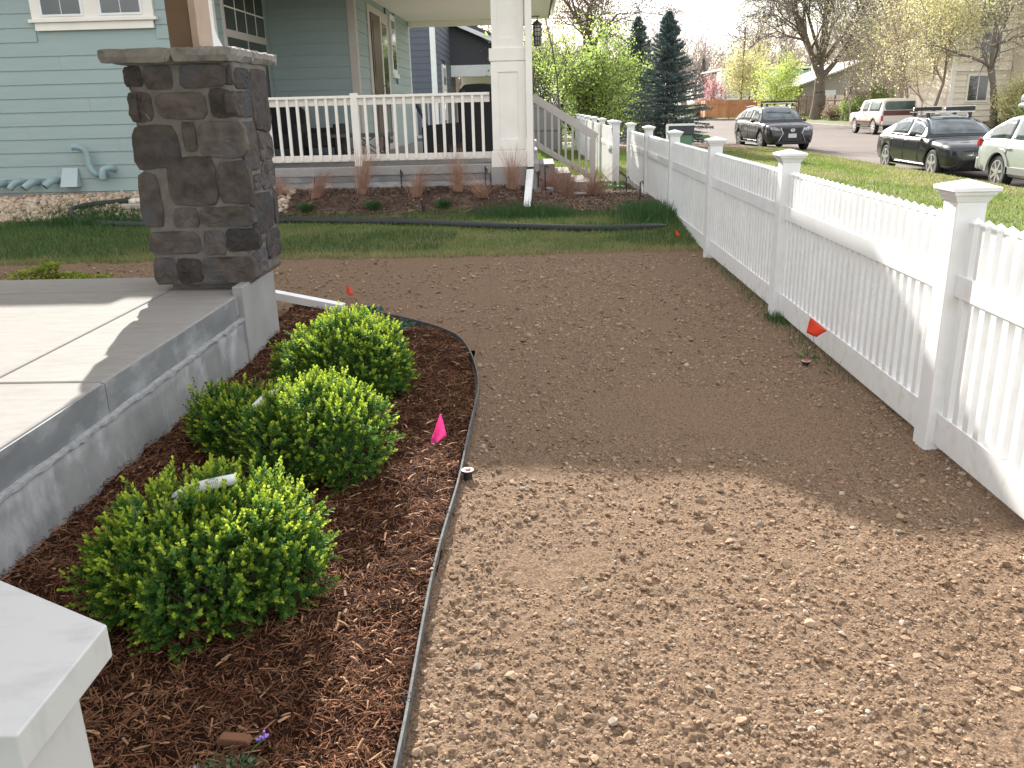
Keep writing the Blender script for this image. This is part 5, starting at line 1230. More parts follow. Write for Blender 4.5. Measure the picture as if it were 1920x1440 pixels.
def cpaint(n, c, **k): return mat(n, c, None, rough=k.pop('rough', .24), coat=.4, metal=k.pop('metal', .0))
m_pblack = cpaint('black_paint', (.012, .013, .017)); m_pdark = cpaint('charcoal_paint', (.020, .021, .024)); m_psilver = cpaint('silver_green_paint', (.46, .50, .46), metal=.35); m_pwhite = cpaint('cream_paint', (.62, .56, .49), metal=0)
m_pmaroon = cpaint('maroon_paint', (.10, .028, .024), metal=0)
m_cglass = mat('car_glass', (.03, .04, .045), (.10, .13, .14), 3, .06, spec=1.0)
m_chrome = mat('chrome', (.62, .62, .63), None, rough=.2, metal=.9); m_rimgrey = mat('alloy', (.50, .49, .48), None, rough=.35, metal=.6)
m_head = mat('headlight_glass', (.55, .57, .58), (.20, .21, .22), 22, .12, spec=.9); m_tail = mat('tail_light', (.45, .02, .03), None, rough=.2, coat=.5); m_plate = mat('licence_plate', (.62, .64, .62), (.40, .45, .42), 30, .5)
m_greyplast = mat('grey_cladding', (.16, .17, .16), None, rough=.6)

def rack(t, y, w_, z, bars, m=m_metal):
    for i, b_ in enumerate(bars):
        obj('roof_bar', B(-w_, w_, y + b_ - .03, y + b_ + .03, z + .07, z + .10), m_chrome, t, local=True, bevel=.006)
        for s_ in (-1, 1): obj('rack_foot', B(s_ * w_ * .82 - .04, s_ * w_ * .82 + .04, y + b_ - .04, y + b_ + .04, z - .04, z + .075), m_metal, t, local=True, bevel=.008)

# --- dark sedan
sed = dict(name='parked_sedan', paint=m_pblack, hw=.905, rw=.335, wy=(-1.42, 1.36), glass=m_cglass, rim=m_rimgrey, spokes=5, spw=.075,
           body=[(-2.33, .30, .68, .66), (-2.28, .22, .75, .76), (-2.12, .20, .80, .83), (-1.8, .19, .845, .875), (-1.2, .19, .90, .90), (-.75, .20, .955, .905), (0, .20, .955, .905), (.9, .20, .97, .905), (1.4, .20, .985, .90), (1.85, .22, .98, .86), (2.2, .26, .955, .80), (2.33, .38, .86, .74)],
           gh=dict(y=(-.90, -.05, .95, 1.95), zr=1.385, wb=.83, wt=.60, win=[(-.60, .22), (.28, 1.28)], zm=.99, sl=.05, pw=.8), handles=(.12, .98), seams=(-.62, .25, 1.05), zs=(.30, .93), chrome=m_chrome)
t = car((10.30, 22.55, -.30), 0, 'black sedan with roof ski rack parked at the near kerb', 'car', sed)
obj('grille', MB().prism([(-.24, .72), (.24, .72), (.27, .66), (.20, .32), (-.20, .32), (-.27, .66)], -2.352, -2.318, 'y'), m_chrome, t, local=True); obj('grille_mesh', MB().prism([(-.21, .70), (.21, .70), (.235, .655), (.175, .345), (-.175, .345), (-.235, .655)], -2.360, -2.35, 'y'), m_metal, t, local=True)
for k in range(4): obj('grille_slat', B(-.20, .20, -2.366, -2.359, .40 + k * .075, .408 + k * .075), m_chrome, t, local=True)
obj('licence_plate', B(-.16, .16, -2.372, -2.364, .47, .56), m_metal, t, local=True)
for s_ in (-1, 1):
    o = obj('headlight', MB().prism([(0, 0), (.34, .055), (.40, .10), (.30, .135), (.02, .11)], -.03, .03, 'y'), m_head, t, (s_ * .34, -2.31, .565), local=True, rz=s_ * .42); o.scale = (s_, 1, 1)
    o = obj('running_light', MB().tube([(.02, -.04, .015), (.14, -.04, -.004), (.22, -.04, .04), (.34, -.035, .045)], .008, 6), m_vinyl, t, (s_ * .34, -2.305, .575), local=True, rz=s_ * .42); o.scale = (s_, 1, 1)
    obj('fog_light', MB().lathe([(.055, -.02), (.06, 0), (.045, .004)], 16, (0, 0, 0), 'y'), m_chrome, t, (s_ * .60, -2.285, .36), local=True, rz=s_ * .3)
    obj('sill_trim', B(-.012, .012, -1.02, .96, -.012, .012), m_chrome, t, (s_ * .895, 0, .23), local=True); obj('tail_light', B(-.12, .12, -.03, .03, -.06, .06), m_tail, t, (s_ * .62, 2.27, .80), local=True, bevel=.01)
    obj('window_trim', MB().tube([(s_ * .842, -.70, .95), (s_ * .842, .4, .965), (s_ * .838, 1.25, .985)], .008, 6), m_chrome, t, local=True)
rk = thing('ski_rack', (10.3, 22.8, 1.10), 'black and silver ski rack clamped over the roof of the black sedan', 'roof rack')
rack(rk, 0, .62, 0, (-.35, .45))
for s_, x0, x1 in ((0, -.10, .60), (1, -.56, .12)):
    obj('ski_clamp', MB().prism([(x0, .115), (x1, .115), (x1 + .02, .14), (x1, .215), (x0, .20), (x0 - .02, .15)], -.40 + s_ * .75, -.31 + s_ * .75, 'y'), m_metal, rk, local=True, bevel=.01)
obj('ski_bar', B(-.60, .62, -.392, -.318, .2155, .232), m_chrome, rk, local=True)

# --- black crossover
lex = dict(name='parked_crossover', paint=m_pdark, hw=.94, rw=.37, wy=(-1.40, 1.34), glass=m_cglass, rim=m_rimgrey, spokes=6, spw=.07,
           body=[(-2.36, .42, .70, .70), (-2.30, .28, .86, .80), (-2.15, .24, .95, .87), (-1.8, .24, 1.01, .92), (-1.1, .25, 1.07, .94), (0, .25, 1.09, .94), (1.2, .25, 1.13, .935), (1.9, .27, 1.14, .90), (2.25, .33, 1.10, .84), (2.36, .45, 1.0, .78)],
           gh=dict(y=(-1.18, -.30, 1.25, 2.22), zr=1.61, wb=.86, wt=.63, win=[(-.82, .12), (.18, .98), (1.04, 1.72)], zm=1.10, sl=.05, pw=.62), handles=(.02, .95), seams=(-.85, .15, 1.0), zs=(.36, 1.06), chrome=m_chrome)
t = car((9.55, 36.0, -.30), R_(4), 'black crossover facing the viewer at the kerb before the junction', 'car', lex)
obj('grille', MB().prism([(-.36, .84), (.36, .84), (.30, .66), (.40, .38), (-.40, .38), (-.30, .66)], -2.372, -2.33, 'y'), m_metal, t, local=True)
for s_ in (-1, 1):
    obj('grille_frame', MB().tube([(s_ * .46, -2.36, .86), (s_ * .36, -2.385, .66), (s_ * .50, -2.36, .38)], .016, 6), m_chrome, t, local=True)
    o = obj('headlight', MB().prism([(0, 0), (.34, .04), (.42, .17), (.20, .15), (.02, .07)], -.03, .03, 'y'), m_head, t, (s_ * .46, -2.365, .74), local=True, rz=s_ * .42); o.scale = (s_, 1, 1)
    obj('fog_light', MB().lathe([(.060, -.02), (.06, 0), (.04, .006)], 14, (0, 0, 0), 'y'), m_head, t, (s_ * .66, -2.32, .50), local=True)
    obj('sill_trim', B(-.012, .012, -1.0, .93, -.02, .02), m_chrome, t, (s_ * .93, 0, .30), local=True)
    obj('roof_rail', MB().tube([(s_ * .66, -.25, 1.60), (s_ * .66, .5, 1.66), (s_ * .64, 1.35, 1.62)], .018, 6), m_chrome, t, local=True)
for k in range(5): obj('grille_slat', B(-.30, .30, -2.379, -2.371, .44 + k * .085, .452 + k * .085), m_pdark, t, local=True)
obj('lower_bumper', B(-.62, .62, -2.345, -2.29, .27, .37), m_metal, t, local=True, bevel=.02)
obj('licence_plate', B(-.155, .155, -2.392, -2.381, .50, .65), m_plate, t, local=True)
bd = obj('badge', MB().lathe([(.082, -.004), (.088, 0), (.082, .004), (.070, .004), (.070, -.004)], 24, (0, 0, 0), 'y'), m_chrome, t, (0, -2.39, .77), local=True); bd.scale = (1, 1, .72)
obj('badge_letter', MB().tube([(.02, 0, .045), (-.028, 0, -.022), (.055, 0, -.022)], .007, 5), m_chrome, t, (0, -2.392, .77), local=True)
rk = thing('ski_rack', (9.6, 35.6, 1.36), 'low ski rack across the roof of the black crossover', 'roof rack')
rack(rk, 0, .60, 0, (-.35, .45)); obj('ski_clamp', B(-.42, .62, -.40, -.31, .11, .18), m_metal, rk, local=True, bevel=.012); obj('ski_clamp', B(-.55, .30, .40, .49, .11, .17), m_metal, rk, local=True, bevel=.012)

# --- silver wagon, cut by the frame
wag = dict(name='parked_wagon', paint=m_psilver, hw=.89, rw=.345, wy=(-1.33, 1.34), glass=m_cglass, rim=m_rimgrey, spokes=7, spw=.055,
           body=[(-2.38, .36, .62, .62), (-2.30, .26, .74, .76), (-1.9, .24, .84, .84), (-1.1, .24, .94, .88), (0, .24, .965, .89), (1.2, .24, .99, .89), (1.9, .25, 1.0, .87), (2.28, .30, .98, .82), (2.40, .42, .92, .76)],
           gh=dict(y=(-1.05, -.20, 1.50, 2.30), zr=1.46, wb=.80, wt=.60, win=[(-.70, .18), (.24, 1.04), (1.11, 1.98)], zm=.99, sl=.04, pw=.7), handles=(.06, .96), seams=(-.75, .20, 1.05), zs=(.34, .93))
t = car((10.42, 17.05, -.30), 0, 'silver green wagon with a grey roof box cut off by the right edge', 'car', wag)
for s_ in (-1, 1):
    obj('tail_light', MB().prism([(2.24, .84), (2.34, .82), (2.36, .88), (2.29, 1.0), (2.23, .99)], -.04, .04, 'x'), m_tail, t, (s_ * .80, 0, 0), local=True, bevel=.01)
    obj('side_cladding', B(-.012, .012, -.98, .98, -.08, .06), m_greyplast, t, (s_ * .893, 0, .42), local=True, bevel=.006)
    for yw in (-1.33, 1.34):
        mb = MB(); pr_ = []
        for k in range(13):
            an = math.pi * k / 12; pr_.append((.40 * math.cos(an), .40 * math.sin(an)))
        for k in range(12, -1, -1):
            an = math.pi * k / 12; pr_.append((.475 * math.cos(an), .475 * math.sin(an)))
        for k in range(12):
            a0, a1, b1_, b0 = pr_[k], pr_[k + 1], pr_[24 - k], pr_[25 - k]
            mb.add([(x_ * s_, yw + q[0], .345 + q[1]) for x_ in (.868, .905) for q in (a0, a1, b1_, b0)], [(0, 1, 2, 3), (7, 6, 5, 4), (0, 4, 5, 1), (2, 6, 7, 3), (1, 5, 6, 2), (3, 7, 4, 0)])
        obj('wheel_arch_trim', mb, mat('arch_trim', (.27, .29, .27), None, rough=.5) if 'arch_trim' not in bpy.data.materials else bpy.data.materials['arch_trim'], t, local=True)
obj('rear_bumper', B(-.78, .78, 2.33, 2.46, .34, .60), m_psilver, t, local=True, bevel=.04); obj('licence_plate', B(-.15, .15, 2.44, 2.462, .66, .80), m_plate, t, local=True)
rk = thing('roof_box', (10.42, 17.75, 1.20), 'grey roof cargo box with a red reflector on the silver wagon', 'cargo box')
rack(rk, 0, .56, -.01, (-.5, .35))
obj('box_base', MB().prism([(-.95, .102), (1.05, .102), (1.10, .15), (1.0, .20), (-.95, .20), (-1.05, .15)], -.40, .40, 'x'), mat('box_grey', (.28, .30, .31), None, rough=.45), rk, local=True, bevel=.03)
obj('box_lid', MB().prism([(-1.0, .201), (1.06, .201), (1.04, .33), (.85, .43), (-.2, .43), (-.8, .33)], -.39, .39, 'x'), bpy.data.materials['box_grey'], rk, local=True, bevel=.05)
obj('reflector', B(-.16, .05, 1.045, 1.075, .26, .31), m_tail, rk, (-.1, 0, 0), local=True, bevel=.004)

# --- cream and maroon off-roader on the far side, seen from behind
blz = dict(name='parked_offroader', paint=m_pwhite, hw=.98, rw=.39, wy=(-1.36, 1.34), glass=mat('tinted_glass', (.03, .05, .045), (.10, .13, .12), 2, .08, spec=.9), rim=mat('white_wheel', (.5, .46, .42), None, rough=.5), spokes=8, spw=.07,
           body=[(-2.36, .50, .95, .88), (-2.28, .46, 1.10, .95), (-1.2, .45, 1.14, .975), (0, .45, 1.14, .98), (1.6, .45, 1.15, .98), (2.25, .46, 1.14, .97), (2.34, .50, 1.10, .95)],
           gh=dict(y=(-.92, -.50, 2.15, 2.34), zr=1.76, wb=.93, wt=.80, win=[(-.42, .30), (.52, 1.95)], zm=1.24, sl=.06, pw=.9), handles=(.28,), seams=(-.60, .40), zs=(.55, 1.12), mirror=m_metal)
t = car((18.75, 48.6, -.30), R_(180), 'cream and maroon two-door off-roader on the far side of the street', 'car', blz)
obj('tailgate', B(-.86, .86, 2.345, 2.375, .66, 1.12), m_pwhite, t, local=True, bevel=.02); obj('maroon_band', B(-.86, .86, 2.35, 2.382, .96, 1.21), m_pmaroon, t, local=True, bevel=.01)
obj('rear_glass', B(-.72, .72, 2.30, 2.335, 1.24, 1.66), blz['glass'], t, local=True, bevel=.02)
obj('rear_bumper', B(-.92, .92, 2.38, 2.52, .50, .66), m_rimgrey, t, local=True, bevel=.02); obj('licence_plate', B(-.16, .16, 2.521, 2.53, .54, .66), m_plate, t, local=True)
for s_ in (-1, 1): obj('tail_light', B(-.05, .05, 2.33, 2.385, .72, .96), m_tail, t, (s_ * .90, 0, 0), local=True, bevel=.008); obj('maroon_side', B(-.008, .008, -.92, .90, 0, .20), m_pmaroon, t, (s_ * .978, 0, .50), local=True); obj('step_bar', B(-.06, .06, -.85, .85, .0, .05), m_metal, t, (s_ * .93, 0, .37), local=True)
# ================================================================== TREES
def grow(r, p, d, L, rad, lev, P, segs, tips):
    mx = P['lev']; n = max(2, min(P.get('n', 5), int(L / P['seg']) + 2)); sl = L / n; d = np.array(d, float); p = np.array(p, float)
    for i in range(n):
        d = d + r.normal(0, P['wig'] * (1 + .3 * lev), 3) + np.array([0, 0, P['up'][lev]]); d /= np.linalg.norm(d)
        q = p + d * sl; r0 = rad * (1 - .62 * i / n); r1 = rad * (1 - .62 * (i + 1) / n)
        segs.append((p, q, max(r0, P['rmin']), max(r1, P['rmin']), lev)); p = q
        if lev < mx and i >= P['start'][lev]:
            kk = P['k'][lev]; kk = int(kk) + (r.random() < kk - int(kk))
            for _ in range(kk):
                a_ = r.uniform(*P['ang']); q_ = r.normal(size=3); u = np.cross(d, q_); u /= np.linalg.norm(u) + 1e-9
                nd = d * math.cos(a_) + u * math.sin(a_)
                grow(r, p, nd, L * (P['lr'][lev] if isinstance(P['lr'], (list, tuple)) else P['lr']) * r.uniform(.65, 1.15), r1 * P['rr'], lev + 1, P, segs, tips)
    if lev >= mx - 1: tips.append(p)
def tree(name, loc, label, cat, P, seed, mbark, leafm=None, nleaf=0, lsize=.1, lspread=.3, group=None, trunks=1, attr=None, droop=0):
    r = np.random.default_rng(seed); segs = []; tips = []
    for k in range(trunks):
        off = r.normal(0, P.get('toff', .0), 3) * (k > 0 or trunks > 1); off[2] = 0
        d = np.array([r.normal(0, P.get('lean', .05)), r.normal(0, P.get('lean', .05)), 1.]); grow(r, off + np.array([0, 0, -.15]), d, P['L'] * r.uniform(.85, 1.1), P['r'], 0, P, segs, tips)
    t = thing(name, loc, label, cat, group)
    A = lambda k: np.array([s[k] for s in segs]); lv = A(4)
    for nm, sel, kk in (('trunk', lv <= 1, 8), ('twigs', lv > 1, 3)):
        if sel.any():
            V, F = tubes(A(0)[sel], A(1)[sel], A(2)[sel], A(3)[sel], kk); o = obj(nm, big(nm, V, F, nm == 'trunk'), mbark, t, local=True)
            if nm == 'twigs': o['kind'] = 'stuff'
    if leafm is not None:
        P1 = A(1)[lv >= P['lev'] - 1]; pk = P1[r.integers(0, len(P1), nleaf)] + r.normal(0, lspread, (nleaf, 3)); pk[:, 2] -= np.abs(r.normal(0, droop, nleaf)) if droop else 0
        tv = np.array([[0, 0, 0], [-.3, .5, .08], [0, 1, 0], [.3, .5, .08]]); tf = np.array([[0, 3, 2, 1]])
        me = scatter('crown', tv, tf, pk, rotmats(nleaf, r) * (lsize * r.uniform(.5, 1.3, nleaf))[:, None, None]); obj('crown', me, leafm, t, local=True)
    return t
def leafmat(n, a, b, tr=.45): return mat(n, a, b, 2.0, .6, island=.3, trans=tr, world=True)
L_green = leafmat('fresh_leaf', (.34, .50, .10), (.46, .57, .16), .5); L_yel = leafmat('yellow_bud_leaf', (.66, .61, .30), (.58, .57, .30)); L_lime = leafmat('lime_leaf', (.45, .56, .12), (.54, .60, .18), .5)
L_pink = leafmat('pink_blossom', (.62, .28, .33), (.70, .42, .44)); L_tan = leafmat('tan_bud', (.30, .23, .15), (.24, .18, .12)); L_shrub = leafmat('shrub_leaf', (.22, .32, .09), (.34, .40, .14)); L_grey = leafmat('olive_bud', (.52, .50, .28), (.62, .58, .36))
m_twig = mat('grey_twig', (.22, .175, .145), (.27, .22, .185), 3, .9, world=True); m_twigp = mat('mauve_twig', (.42, .34, .30), (.34, .275, .245), .5, .9, world=True)
bare = dict(lev=4, seg=.6, wig=.10, up=(.02, .05, .05, .03, .0), start=(1, 1, 1, 0, 0), k=(1.5, 1.3, 1.3, 1.3, 0), ang=(.4, .95), lr=.62, rr=.62, rmin=.009, L=8, r=.25, n=5)
# spruces
m_needle = mat('spruce_needles', (.10, .145, .135), (.14, .19, .19), 1.5, .7, island=.35, world=True, trans=.25)
def spruce(loc, h, w_, label, seed, n=26000):
    r = np.random.default_rng(seed); t = thing('spruce_tree', loc, label, 'tree', 'blue spruces at the corner')
    obj('trunk', MB().tube([(0, 0, -.2), (0, 0, h * .5), (0, 0, h)], [h * .018, h * .010, .008], 8), m_bark, t, local=True)
    P0 = []; P1 = []; R0 = []; NP = []; ND = []
    nb = 250
    for i in range(nb):
        f = (i / nb) ** .9; z = .12 + f * (h - .15); ln = w_ / 2 * (1 - f) ** .82 * r.uniform(.70, 1.18) + .02; az = i * 2.39996 + r.normal(0, .2)
        el = -.18 + .75 * f + r.normal(0, .07); d = np.array([math.cos(az) * math.cos(el), math.sin(az) * math.cos(el), math.sin(el)]); p = np.array([0, 0, z]); ns = 6; prev = p
        for s_ in range(ns):
            dd = d + np.array([0, 0, .10 * s_ / ns]); q = prev + dd * ln / ns; P0.append(prev); P1.append(q); R0.append(.012 * (1 - s_ / ns) + .004)
            fr_ = (s_ + 1) / ns; k = int(n / nb / ns * (.7 + .6 * fr_) * (ln / (w_ / 4) * .6 + .45)) ; side = np.cross(d, [0, 0, 1]); side /= np.linalg.norm(side)
            wsp = ln * .26 * (1.15 - fr_) + .02
            for _ in range(k):
                u = r.normal(0, 1) * wsp * .6; NP.append(q + side * u + dd * r.uniform(-.5, .5) * ln / ns + np.array([0, 0, -abs(r.normal(0, .035))])); ND.append(d + side * np.sign(u) * .8 + r.normal(0, .45, 3))
            prev = q
    V, F = tubes(P0, P1, R0, np.array(R0) * .8, 3); obj('branches', big('branches', V, F), m_bark, t, local=True)
    NP = np.array(NP); ND = np.array(ND); fr = frames(ND, r); s = r.uniform(.05, .11, len(NP)) * (h / 5.4)
    tv = np.array([[-.16, 0, 0], [.16, 0, 0], [.10, 0, .6], [0, 0, 1.], [-.10, 0, .6]]); tf = np.array([[0, 1, 2, 3, 4]])
    obj('crown', scatter('crown', tv, tf, NP, fr * s[:, None, None]), m_needle, t, local=True)
spruce((4.88, 33.0, -.08), 4.75, 3.3, 'large blue spruce standing before the cross street', 5, 60000)
spruce((4.25, 37.0, -.08), 4.95, 3.3, 'narrower blue spruce behind and left of the large one', 6, 45000)
# green tree left of the spruces
gp = dict(bare, L=2.15, r=.085, n=5, k=(1.8, 1.7, 1.5, 1.0, 0), lev=3, start=(0, 1, 0, 0), ang=(.35, .85), lr=.66, rmin=.006, seg=.3, toff=.18, lean=.22)
tree('green_tree', (1.75, 33.5, .0), 'bright green multi-stemmed tree just beyond the white fence', 'tree', gp, 21, m_bark, L_green, 15000, .10, .17, trunks=5)
tree('sapling', (.62, 24, .1), 'slender young tree with thin grey trunk before the green tree', 'tree', dict(bare, L=3.6, r=.035, lev=2, k=(1.5, .7, 0, 0), start=(1, 0, 0), ang=(.5, .9), lr=.4, rmin=.004, seg=.4, lean=.02), 22, m_bark, L_green, 900, .06, .12)
tree('green_tree', (.2, 31.5, .0), 'leafy green tree against the porch column, with the bare tree above it', 'tree', dict(gp, L=2.3, r=.07), 24, m_bark, L_green, 5500, .09, .2, trunks=3)
tree('budding_tree', (3.0, 52, -.1), 'tall old tree with heavy dark limbs and tan buds above the green tree', 'tree', dict(bare, L=7.5, r=.36, lev=5, k=(1.6, 1.3, 1.2, 1.2, 1.1, 0), up=(.0, .02, .02, .0, -.02, 0), start=(1, 1, 1, 0, 0, 0), rmin=.012, lean=.12), 33, m_bark, L_tan, 9000, .13, .35, trunks=1)
tree('budding_tree', (-4, 47, .0), 'tan budding tree seen between the porch and the slate house', 'tree', dict(bare, L=6, r=.2, rmin=.012), 34, m_twig, L_tan, 11000, .13, .5)
tree('budding_tree', (-8.5, 60, .0), 'budding tree beyond the slate house porch opening', 'tree', dict(bare, L=6, r=.2, rmin=.014), 35, m_twig, L_yel, 9000, .16, .6)
# houses beyond
def simple(name, loc, label, cat='house'): return thing(name, loc, label, cat)
def part(t, name, mb, m, **k): o = obj(name, mb, m, t, (0, 0, 0), **k); o.location = -Vector(W[t.name]); return o
m_modern = mat('pale_stucco', (.75, .72, .70), None, rough=.8); m_modern_shaded = mat('stucco_shaded', (.60, .52, .49), None, rough=.8); m_blueboard = mat('pale_blue_cladding', (.62, .69, .76), None, rough=.6); m_teal = mat('pale_teal_panel', (.42, .58, .55), None, rough=.6)  # second stucco is the pale one with shade put into its colour
mo = simple('modern_house', (28, 126, 0), 'pale flat-roofed modern house with a balcony behind the orange fence')
part(mo, 'wall', B(26.6, 40, 127, 138, -.2, 5.4), m_modern_shaded); part(mo, 'blue_wall', B(30.0, 33.3, 124.0, 127, 1.6, 5.35), m_blueboard); part(mo, 'teal_wall', B(33.3, 40, 124.3, 127, .4, 5.3), m_teal)
part(mo, 'frame_wall', B(25.6, 26.1, 124, 127, 1.9, 5.5), m_modern); part(mo, 'roof', B(25.5, 40.5, 123.6, 138.2, 5.5, 5.75), m_vinyl); part(mo, 'balcony_floor', B(25.6, 30, 123.9, 127, 1.55, 1.9), m_blueboard)
part(mo, 'door', B(28.8, 29.4, 126.9, 127, 1.9, 4.6), m_metal); part(mo, 'window', B(26.4, 28.0, 126.93, 127, 2.2, 4.9), m_modern)
for i in range(9): part(mo, 'baluster', B(25.7 + i * .54, 25.74 + i * .54, 123.9, 123.94, 1.9, 2.95), m_metal)
part(mo, 'hand_rail', B(25.6, 30, 123.9, 123.95, 2.95, 3.03), m_metal); part(mo, 'window', B(34.0, 35.6, 124.25, 124.3, 3.8, 4.5), m_glass); part(mo, 'lower_wall', B(26, 40, 125, 127, -.2, 1.5), m_conc)
for i in range(5): part(mo, 'cladding_joint', B(30.0, 33.3, 123.985, 123.999, 2.1 + i * .62, 2.13 + i * .62), m_modern)
mo2 = simple('garage_house', (33, 90, 0), 'low house with a pale sunlit gable roof behind the weathered fence')
part(mo2, 'wall', B(25.5, 38, 86, 96, 0, 2.9), mat('beige_wall', (.36, .31, .26), None, rough=.8)); part(mo2, 'roof', MB().prism([(24.3, 2.5), (31.5, 4.9), (38.7, 2.5), (38.7, 2.65), (31.5, 5.05), (24.3, 2.65)], 85.3, 96.7, 'y'), mat('pale_roof', (.50, .46, .42), None, rough=.7))
part(mo2, 'gable', MB().prism([(25.5, 2.9), (37.5, 2.9), (31.5, 4.85)], 86, 86.2, 'y'), bpy.data.materials['beige_wall']); part(mo2, 'chimney', B(27.4, 27.6, 90, 90.2, 3.3, 5.1), m_modern); part(mo2, 'window', B(27.5, 28.6, 85.94, 86, 1.3, 2.3), m_vinyl)
# beige two storey house
m_beige = mat('beige_siding', (.80, .72, .60), (.76, .68, .56), 2, .7, rnd=.03); m_beigetrim = mat('pale_trim', (.86, .80, .70), None, rough=.6)
bh = simple('beige_house', (27, 50, 0), 'tall beige clapboard house behind trees at the top right')
def bwall(x0, x1, y, z0, z1, rows=None):
    part(bh, 'wall', B(x0, x1, y + .03, y + 6, z0, z1), m_beige); e_ = .30; nr = int((z1 - z0) / e_); siding(bh, x0, y + .03, z0, x1 - x0, nr, 0, m_beige, e=e_)
bwall(24.9, 33, 46.5, .2, 8.9); bwall(21.9, 24.85, 47.8, .2, 8.9)
siding(bh, 24.87, 46.5, .2, 1.3, 29, R_(90), m_beige, e=.30)
part(bh, 'corner_board', B(24.78, 24.97, 46.44, 46.55, .2, 8.9), m_beigetrim); part(bh, 'corner_board', B(21.8, 22.0, 47.72, 47.86, .2, 8.9), m_beigetrim)
for x0, x1, y, z0, z1 in ((22.9, 24.2, 47.8, 4.9, 6.6), (23.1, 24.1, 47.8, 3.4, 4.6), (26.0, 27.6, 46.5, 3.9, 5.3), (22.75, 23.7, 47.8, 1.3, 2.5), (26.2, 27.6, 46.5, .9, 2.3)):
    wn = part(bh, 'window', B(x0 - .1, x1 + .1, y - .06, y - .0, z0 - .1, z1 + .1), m_beigetrim); sub('pane', B(x0, (x0 + x1) / 2 - .03, y - .075, y - .058, z0, z1), m_glass, wn); sub('pane', B((x0 + x1) / 2 + .03, x1, y - .075, y - .058, z0, z1), m_glass, wn)
part(bh, 'belt_trim', B(21.9, 24.77, 47.70, 47.80, 2.75, 2.95), m_beigetrim); part(bh, 'belt_trim', B(24.98, 33, 46.38, 46.50, 2.75, 2.95), m_beigetrim)
part(bh, 'porch_roof', B(25.8, 33, 45.4, 46.3, 2.96, 3.2), m_shingle); part(bh, 'roof', MB().prism([(21.0, 8.9), (33.5, 8.9), (27.3, 12.0)], 45.6, 57, 'y'), m_shingle)
# wooden fences
m_cedar = mat('cedar_board', (.44, .21, .09), (.36, .17, .075), 2, .8, island=.12, world=True); m_oldwood = mat('weathered_board', (.24, .175, .13), (.19, .14, .105), 2, .9, island=.15, world=True)
def boardfence(name, p0, p1, h, label, m, bw=.30):
    p0 = Vector(p0); p1 = Vector(p1); t = thing(name, p0, label, 'fence'); d = p1 - p0; n = int(d.length / bw); mb = MB(); dn = d.normalized()
    for i in range(n):
        a0 = dn * (i * bw); a1 = dn * (i * bw + bw * .94); mb.bar((a0.x, a0.y, h / 2), (a1.x, a1.y, h / 2), .03, h * (1 + .012 * ((i * 7) % 3)))
    o = obj('boards', mb, m, t, local=True); o['kind'] = 'stuff'; mb = MB(); mb.bar((0, 0, h * .8), (d.x, d.y, h * .8), .10, .08)
    obj('rail', mb, m, t, local=True)
    for i in range(0, n, 8): a0 = dn * (i * bw); obj('post', B(a0.x - .07, a0.x + .07, a0.y - .09, a0.y - .02, -.1, h + .02), m, t, local=True)
boardfence('cedar_fence', (18.6, 103, .0), (17.8, 93, -.05), 1.65, 'orange cedar board fence running back beside the pink blossom', m_cedar)
boardfence('cedar_fence', (17.85, 92.8, -.05), (24.3, 88, .1), 1.70, 'orange cedar board fence facing the street behind the rust pole', m_cedar)
boardfence('weathered_fence', (24.2, 87.5, .15), (24.3, 71, .30), 1.65, 'weathered grey brown board fence behind the big willow trunk', m_oldwood)
boardfence('weathered_fence', (24.3, 71, .3), (24.5, 62, .30), 1.7, 'weathered board fence stretch nearest the thicket', m_oldwood)
up_ = thing('utility_pole', (22.5, 98, 0), 'thin rust brown pole at the kerb before the cedar fence', 'pole'); obj('shaft', MB().tube([(0, 0, -.3), (.03, 0, 9)], .10, 8), mat('rust_pole', (.16, .06, .04), None, rough=.8), up_, local=True)
up_ = thing('sign_post', (23.6, 99.0, 0), 'short dark post right of the rust brown pole', 'post'); obj('shaft', B(-.09, .09, -.09, .09, -.2, 2.3), m_bark, up_, local=True); obj('top', B(-.11, .11, -.11, .11, 2.301, 2.36), m_metal, up_, local=True)
# street trees on the far side
wl = dict(bare, L=4.6, r=.62, lev=5, k=(2.6, 1.5, 1.4, 1.3, 1.2, 0), up=(.02, .14, .05, -.01, -.10, 0), start=(2, 1, 1, 0, 0, 0), rmin=.014, ang=(.40, .85), lean=.05, toff=.0, lr=(1.5, .62, .62, .62, .62, .6))
tree('willow_tree', (22.9, 73, .2), 'huge old willow with thick bare limbs over the weathered fence', 'tree', wl, 42, m_bark_pale, L_yel, 7000, .15, .5, droop=.6)
tree('willow_tree', (25.6, 70, .2), 'second old willow with a leaning trunk right of the huge one', 'tree', dict(wl, L=4.4, r=.42, lean=.22, k=(1.8, 1.4, 1.4, 1.2, 1.1, 0)), 46, m_bark_pale, L_yel, 4500, .14, .5, droop=.6)
tree('yellow_willow', (24.0, 98, .1), 'soft yellow willow rising above the modern house', 'tree', dict(bare, L=4.6, r=.2, lev=4, up=(.05, .02, -.03, -.08, -.1), rmin=.016), 43, m_twig, L_yel, 9000, .20, .6, droop=1.0)
tree('lime_tree', (22.3, 84, .1), 'small bright lime green tree above the roof of the black crossover', 'tree', dict(bare, L=2.6, r=.09, lev=3, k=(1.8, 1.5, 1.2, 0), start=(0, 0, 0, 0), rmin=.01, ang=(.5, 1.1)), 44, m_bark, L_lime, 6500, .17, .35)
tree('blossom_tree', (19.6, 101, .0), 'pink blossoming small tree left of the modern house', 'tree', dict(bare, L=2.3, r=.08, lev=3, k=(2, 1.5, 1.2, 0), start=(0, 0, 0, 0), rmin=.012), 45, m_bark, L_pink, 2600, .15, .35)
